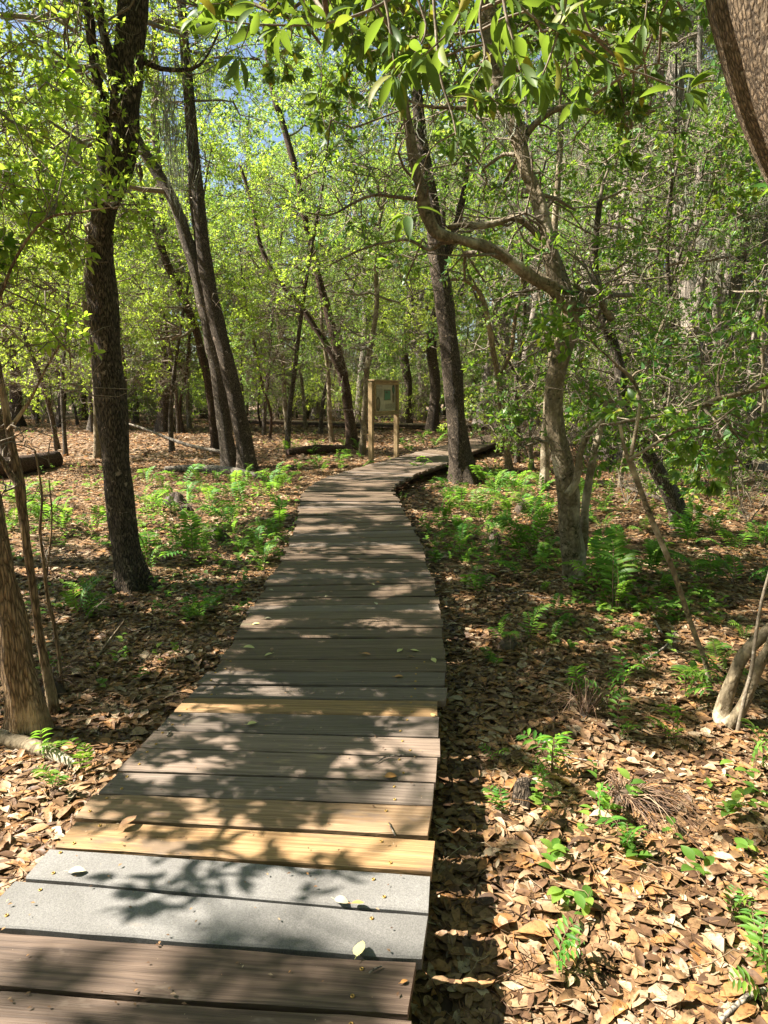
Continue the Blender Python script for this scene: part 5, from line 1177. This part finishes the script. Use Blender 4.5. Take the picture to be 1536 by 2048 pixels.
# mossy stump
st = MB(); p = hit(1045, 1620, 0); z = float(ground_z(p[0], p[1])); P_, R_ = smooth_path([(p[0], p[1], z - .03), (p[0] + .01, p[1], z + .05), (p[0] + .01, p[1] + .01, z + .11), (p[0] + .01, p[1] + .01, z + .125)], [.042, .04, .03, .012], .01)
tube(st, P_, R_, 20, 0, .7, 4); tag(st.obj('stump', M['bark_oak']), 'little mossy stump poking from the leaves near the right side of the boardwalk', 'stump')

# ------------------------------------------------------------ leaves and twigs lying on the planks
M['yl'], N, L, P = mat('yellow_fallen_leaf'); P.inputs[0].default_value = (.55, .50, .20, 1); P.inputs["Roughness"].default_value = .5
M['ol'], N, L, P = mat('orange_fallen_leaf'); P.inputs[0].default_value = (.42, .20, .06, 1); P.inputs["Roughness"].default_value = .5
M['gl'], N, L, P = mat('pale_fallen_leaf'); P.inputs[0].default_value = (.50, .45, .30, 1); P.inputs["Roughness"].default_value = .5
M['bl'], N, L, P = mat('brown_fallen_leaf'); P.inputs[0].default_value = (.24, .13, .06, 1); P.inputs["Roughness"].default_value = .5
big = [(curl(LV6, .1, .4, 1.2), LF6), (curl(LV6, -.15, 1.2, 1.0), LF6), (curl(LV6, .12, -.5, 1.25), LF6)]
def deck_leaf(px, py, size, a, m, label=None, group=None, k=0, tilt=.1, w=1.0):
    p = hit(px, py, DECK); V, Fc = big[k]; V = V * size * [1, w, 1]; V = V - V.mean(0); b = MB()
    b.add(V, Fc); s = np.linspace(0, 1, 4)[:, None]; tube(b, np.array([-.5, 0, -.0]) * size + s * np.array([-.22, .05, 0]) * size, np.linspace(.0012, .0008, 4), 4, cap=False)
    o = b.obj('fallen_leaf', M[m]); o.rotation_euler = (random.uniform(-tilt, tilt), random.uniform(-tilt, tilt), a); o.location = (p[0], p[1], DECK + .004 + size * .10 + abs(tilt) * size * .3)
    tag(o, label or 'small dry leaf lying on the shaded stretch of boardwalk', 'leaf', group); return o
deck_leaf(154, 1746, .055, .1, 'gl', 'pale cream leaf lying flat on the light grey plank', k=0, tilt=.02, w=1.1)
deck_leaf(256, 1654, .07, .9, 'bl', 'curled brown leaf caught in the gap by the yellow plank', k=1, tilt=.5, w=1.3)
deck_leaf(719, 1907, .05, 1.3, 'yl', 'bright yellow leaf standing on the brown plank', k=2, tilt=.6, w=1.4)
deck_leaf(808, 1967, .022, .5, 'ol', 'tiny orange leaf near the end of the brown plank', k=0)
deck_leaf(683, 1807, .045, -.1, 'gl', 'pale leaf lodged in the gap between the grey planks', k=0, tilt=.2, w=1.3); deck_leaf(715, 1812, .04, 0, 'ol', 'orange leaf lodged in the gap between the grey planks', k=1, tilt=.3)
deck_leaf(781, 1556, .05, .1, 'ol', 'orange leaf on the gap beside the grey brown plank', k=0, tilt=.1, w=1.4); deck_leaf(504, 1450, .045, .4, 'yl', 'dull yellow leaf in the branch shadow on the planks', k=0, w=1.3)
deck_leaf(866, 1432, .03, 1.3, 'yl', 'small round yellow leaf near the right ends of the planks', k=0, w=1.6); deck_leaf(798, 1356, .05, .2, 'ol', 'orange leaf lying at the right of the shaded planks', k=0, w=1.2)
deck_leaf(498, 1298, .07, .1, 'yl', 'larger yellow green leaf on the left part of the shaded planks', k=0, w=1.1); deck_leaf(512, 1250, .05, .3, 'yl', 'narrow green leaf near the left ends of the shaded planks', k=0); deck_leaf(537, 1239, .05, .2, 'gl', 'pale narrow leaf near the left ends of the shaded planks', k=0)
deck_leaf(732, 1311, .06, -.3, 'ol', 'tan leaf in a sun fleck on the middle of the planks', k=1); deck_leaf(822, 1316, .045, .1, 'bl', 'curled reddish leaf in a sun fleck at the right of the planks', k=1)
for i in range(26):
    py = random.uniform(1000, 1330); l = np.interp(py, [1005, 1063, 1172, 1299, 1352], [602, 590, 535, 458, 420]); r_ = np.interp(py, [1005, 1055, 1165, 1297], [795, 825, 862, 884])
    deck_leaf(random.uniform(l + 12, r_ - 12), py, random.uniform(.03, .06), random.uniform(0, 6.28), random.choice(['yl', 'ol', 'gl', 'bl', 'bl']), None, 'small leaves on the shaded planks', random.randint(0, 2))
for i, (a, b_, c, lab) in enumerate((((738, 1950), (750, 1944), (764, 1936), 'short stub of twig lying on the brown plank'), ((778, 1648), (783, 1662), (791, 1675), 'thin hooked twig on the tan plank'), ((335, 1474), (338, 1470), (342, 1466), 'stubby pale twig on the left of the sunny planks'), ((754, 1528), (772, 1518), (812, 1512), 'dark twig lying across the pale worn plank'))):
    Q = [hit(*q, DECK) + np.array([0, 0, .006 + .004 * (j == 1)]) for j, q in enumerate((a, b_, c))]; P_, R_ = smooth_path(Q, [.0022, .003, .0018] if i != 2 else [.005, .006, .005], .008); b = MB(); tube(b, P_, R_, 6)
    tag(b.obj('fallen_twig', M['deadwood']), lab, 'twig')

# ------------------------------------------------------------ each label singles one thing out
def px_of(o):
    x, y, z = o.location; d = y * CP - (z - CAMZ) * SP * 1.0
    dep = y * CP + (CAMZ - z) * SP
    return 768 + F * x / dep, dep
MARKS = [(-9999, 'at the left edge'), (0, 'left of the big dark oak'), (245, 'between the big oak and the crossing trunks'), (420, 'behind the crossing trunks'), (500, 'left of the forked tree'), (690, 'behind the information sign'), (800, 'just right of the sign'), (885, 'behind the bend trunk'), (960, 'left of the gnarled tree'), (1140, 'right of the gnarled tree'), (1260, 'right of the crooked trunk'), (1400, 'near the right edge')]
WHAT = {'oak0': 'dark forked oak', 'oak1': 'grey oak', 'oak2': 'stout dark oak', 'slim0': 'slim grey tree', 'slim1': 'slim reddish tree', 'slim2': 'slim pale tree', 'cyp0': 'tall thick cypress', 'cyp1': 'tall massive cypress', 'cyp2': 'slender cypress', 'bay0': 'thin forked bay tree', 'bay1': 'leafy bay tree', 'bay2': 'small bay tree', 'sh0': 'rounded shrub', 'sh1': 'glossy shrub', 'sh2': 'tall shrub', 'sh3': 'low shrub'}
M2K = {}
for kk, o in PROTO.items():
    for ch in o.children: M2K[ch.data.name] = kk
lists = {}
for o in [o for o in scene.objects if o.parent is None and o.get('group') and o.type == 'EMPTY']:
    x, d = px_of(o); mark = [m for q, m in MARKS if x >= q][-1]
    if o.get('category') == 'fern':
        base = o['label'].replace(' in the open patch between the big oak and the boardwalk', ' in the left open patch').replace(' in the thick patch inside the boardwalk bend', ' in the patch inside the bend').replace(' in the dappled leaves just left of the boardwalk', ' just left of the boardwalk').replace(' poking through the shaded leaves on the right', ' in shaded leaves at right').replace(' in front of the sign on the far left side of the walk', ' in front of the sign').replace(' beyond the far boardwalk bend, right of the sign', ' behind the bend')
        nf = len(o.children); base += f', {["", "one", "two", "three", "four", "five", "six", "seven"][nf]} fronds'
    else:
        ch = [c for c in o.children if c.data and c.data.name in M2K]
        if not ch: continue
        kk = M2K[ch[0].data.name]; band = 'in front' if d < 20 else 'midway back' if d < 32 else 'far back' if d < 44 else 'farthest back'
        base = f'{WHAT[kk]} {mark}, {band}'
    lists.setdefault(base, []).append((x, o))
ORD = ['leftmost', 'second from left', 'third from left', 'fourth from left', 'fifth from left', 'sixth from left', 'seventh from left', 'eighth from left']
split = {}
for base, li in lists.items():
    if len(li) <= 8: split[base] = li; continue
    li.sort(key=lambda t: px_of(t[1])[1]); nr = math.ceil(len(li) / 8); q = math.ceil(len(li) / nr)
    for i in range(nr): split[base + [', nearest row', ', second row', ', third row', ', fourth row', ', fifth row'][min(i, 4)]] = li[i * q:(i + 1) * q]
for base, li in split.items():
    li.sort(key=lambda t: t[0])
    for i, (x, o) in enumerate(li):
        if len(li) == 1: o['label'] = base
        elif len(li) <= 8: o['label'] = f'{base}, {ORD[i] if i < len(li) - 1 or len(li) == 8 else "rightmost"}'
        else: o['label'] = base

for o in scene.objects:                                # keep the longest ones within sixteen words
    if o.get('label') and len(o['label'].split()) > 16: print('LONG', o.name, o['label']); o['label'] = o['label'].replace(' the ', ' ').replace(' row', '')
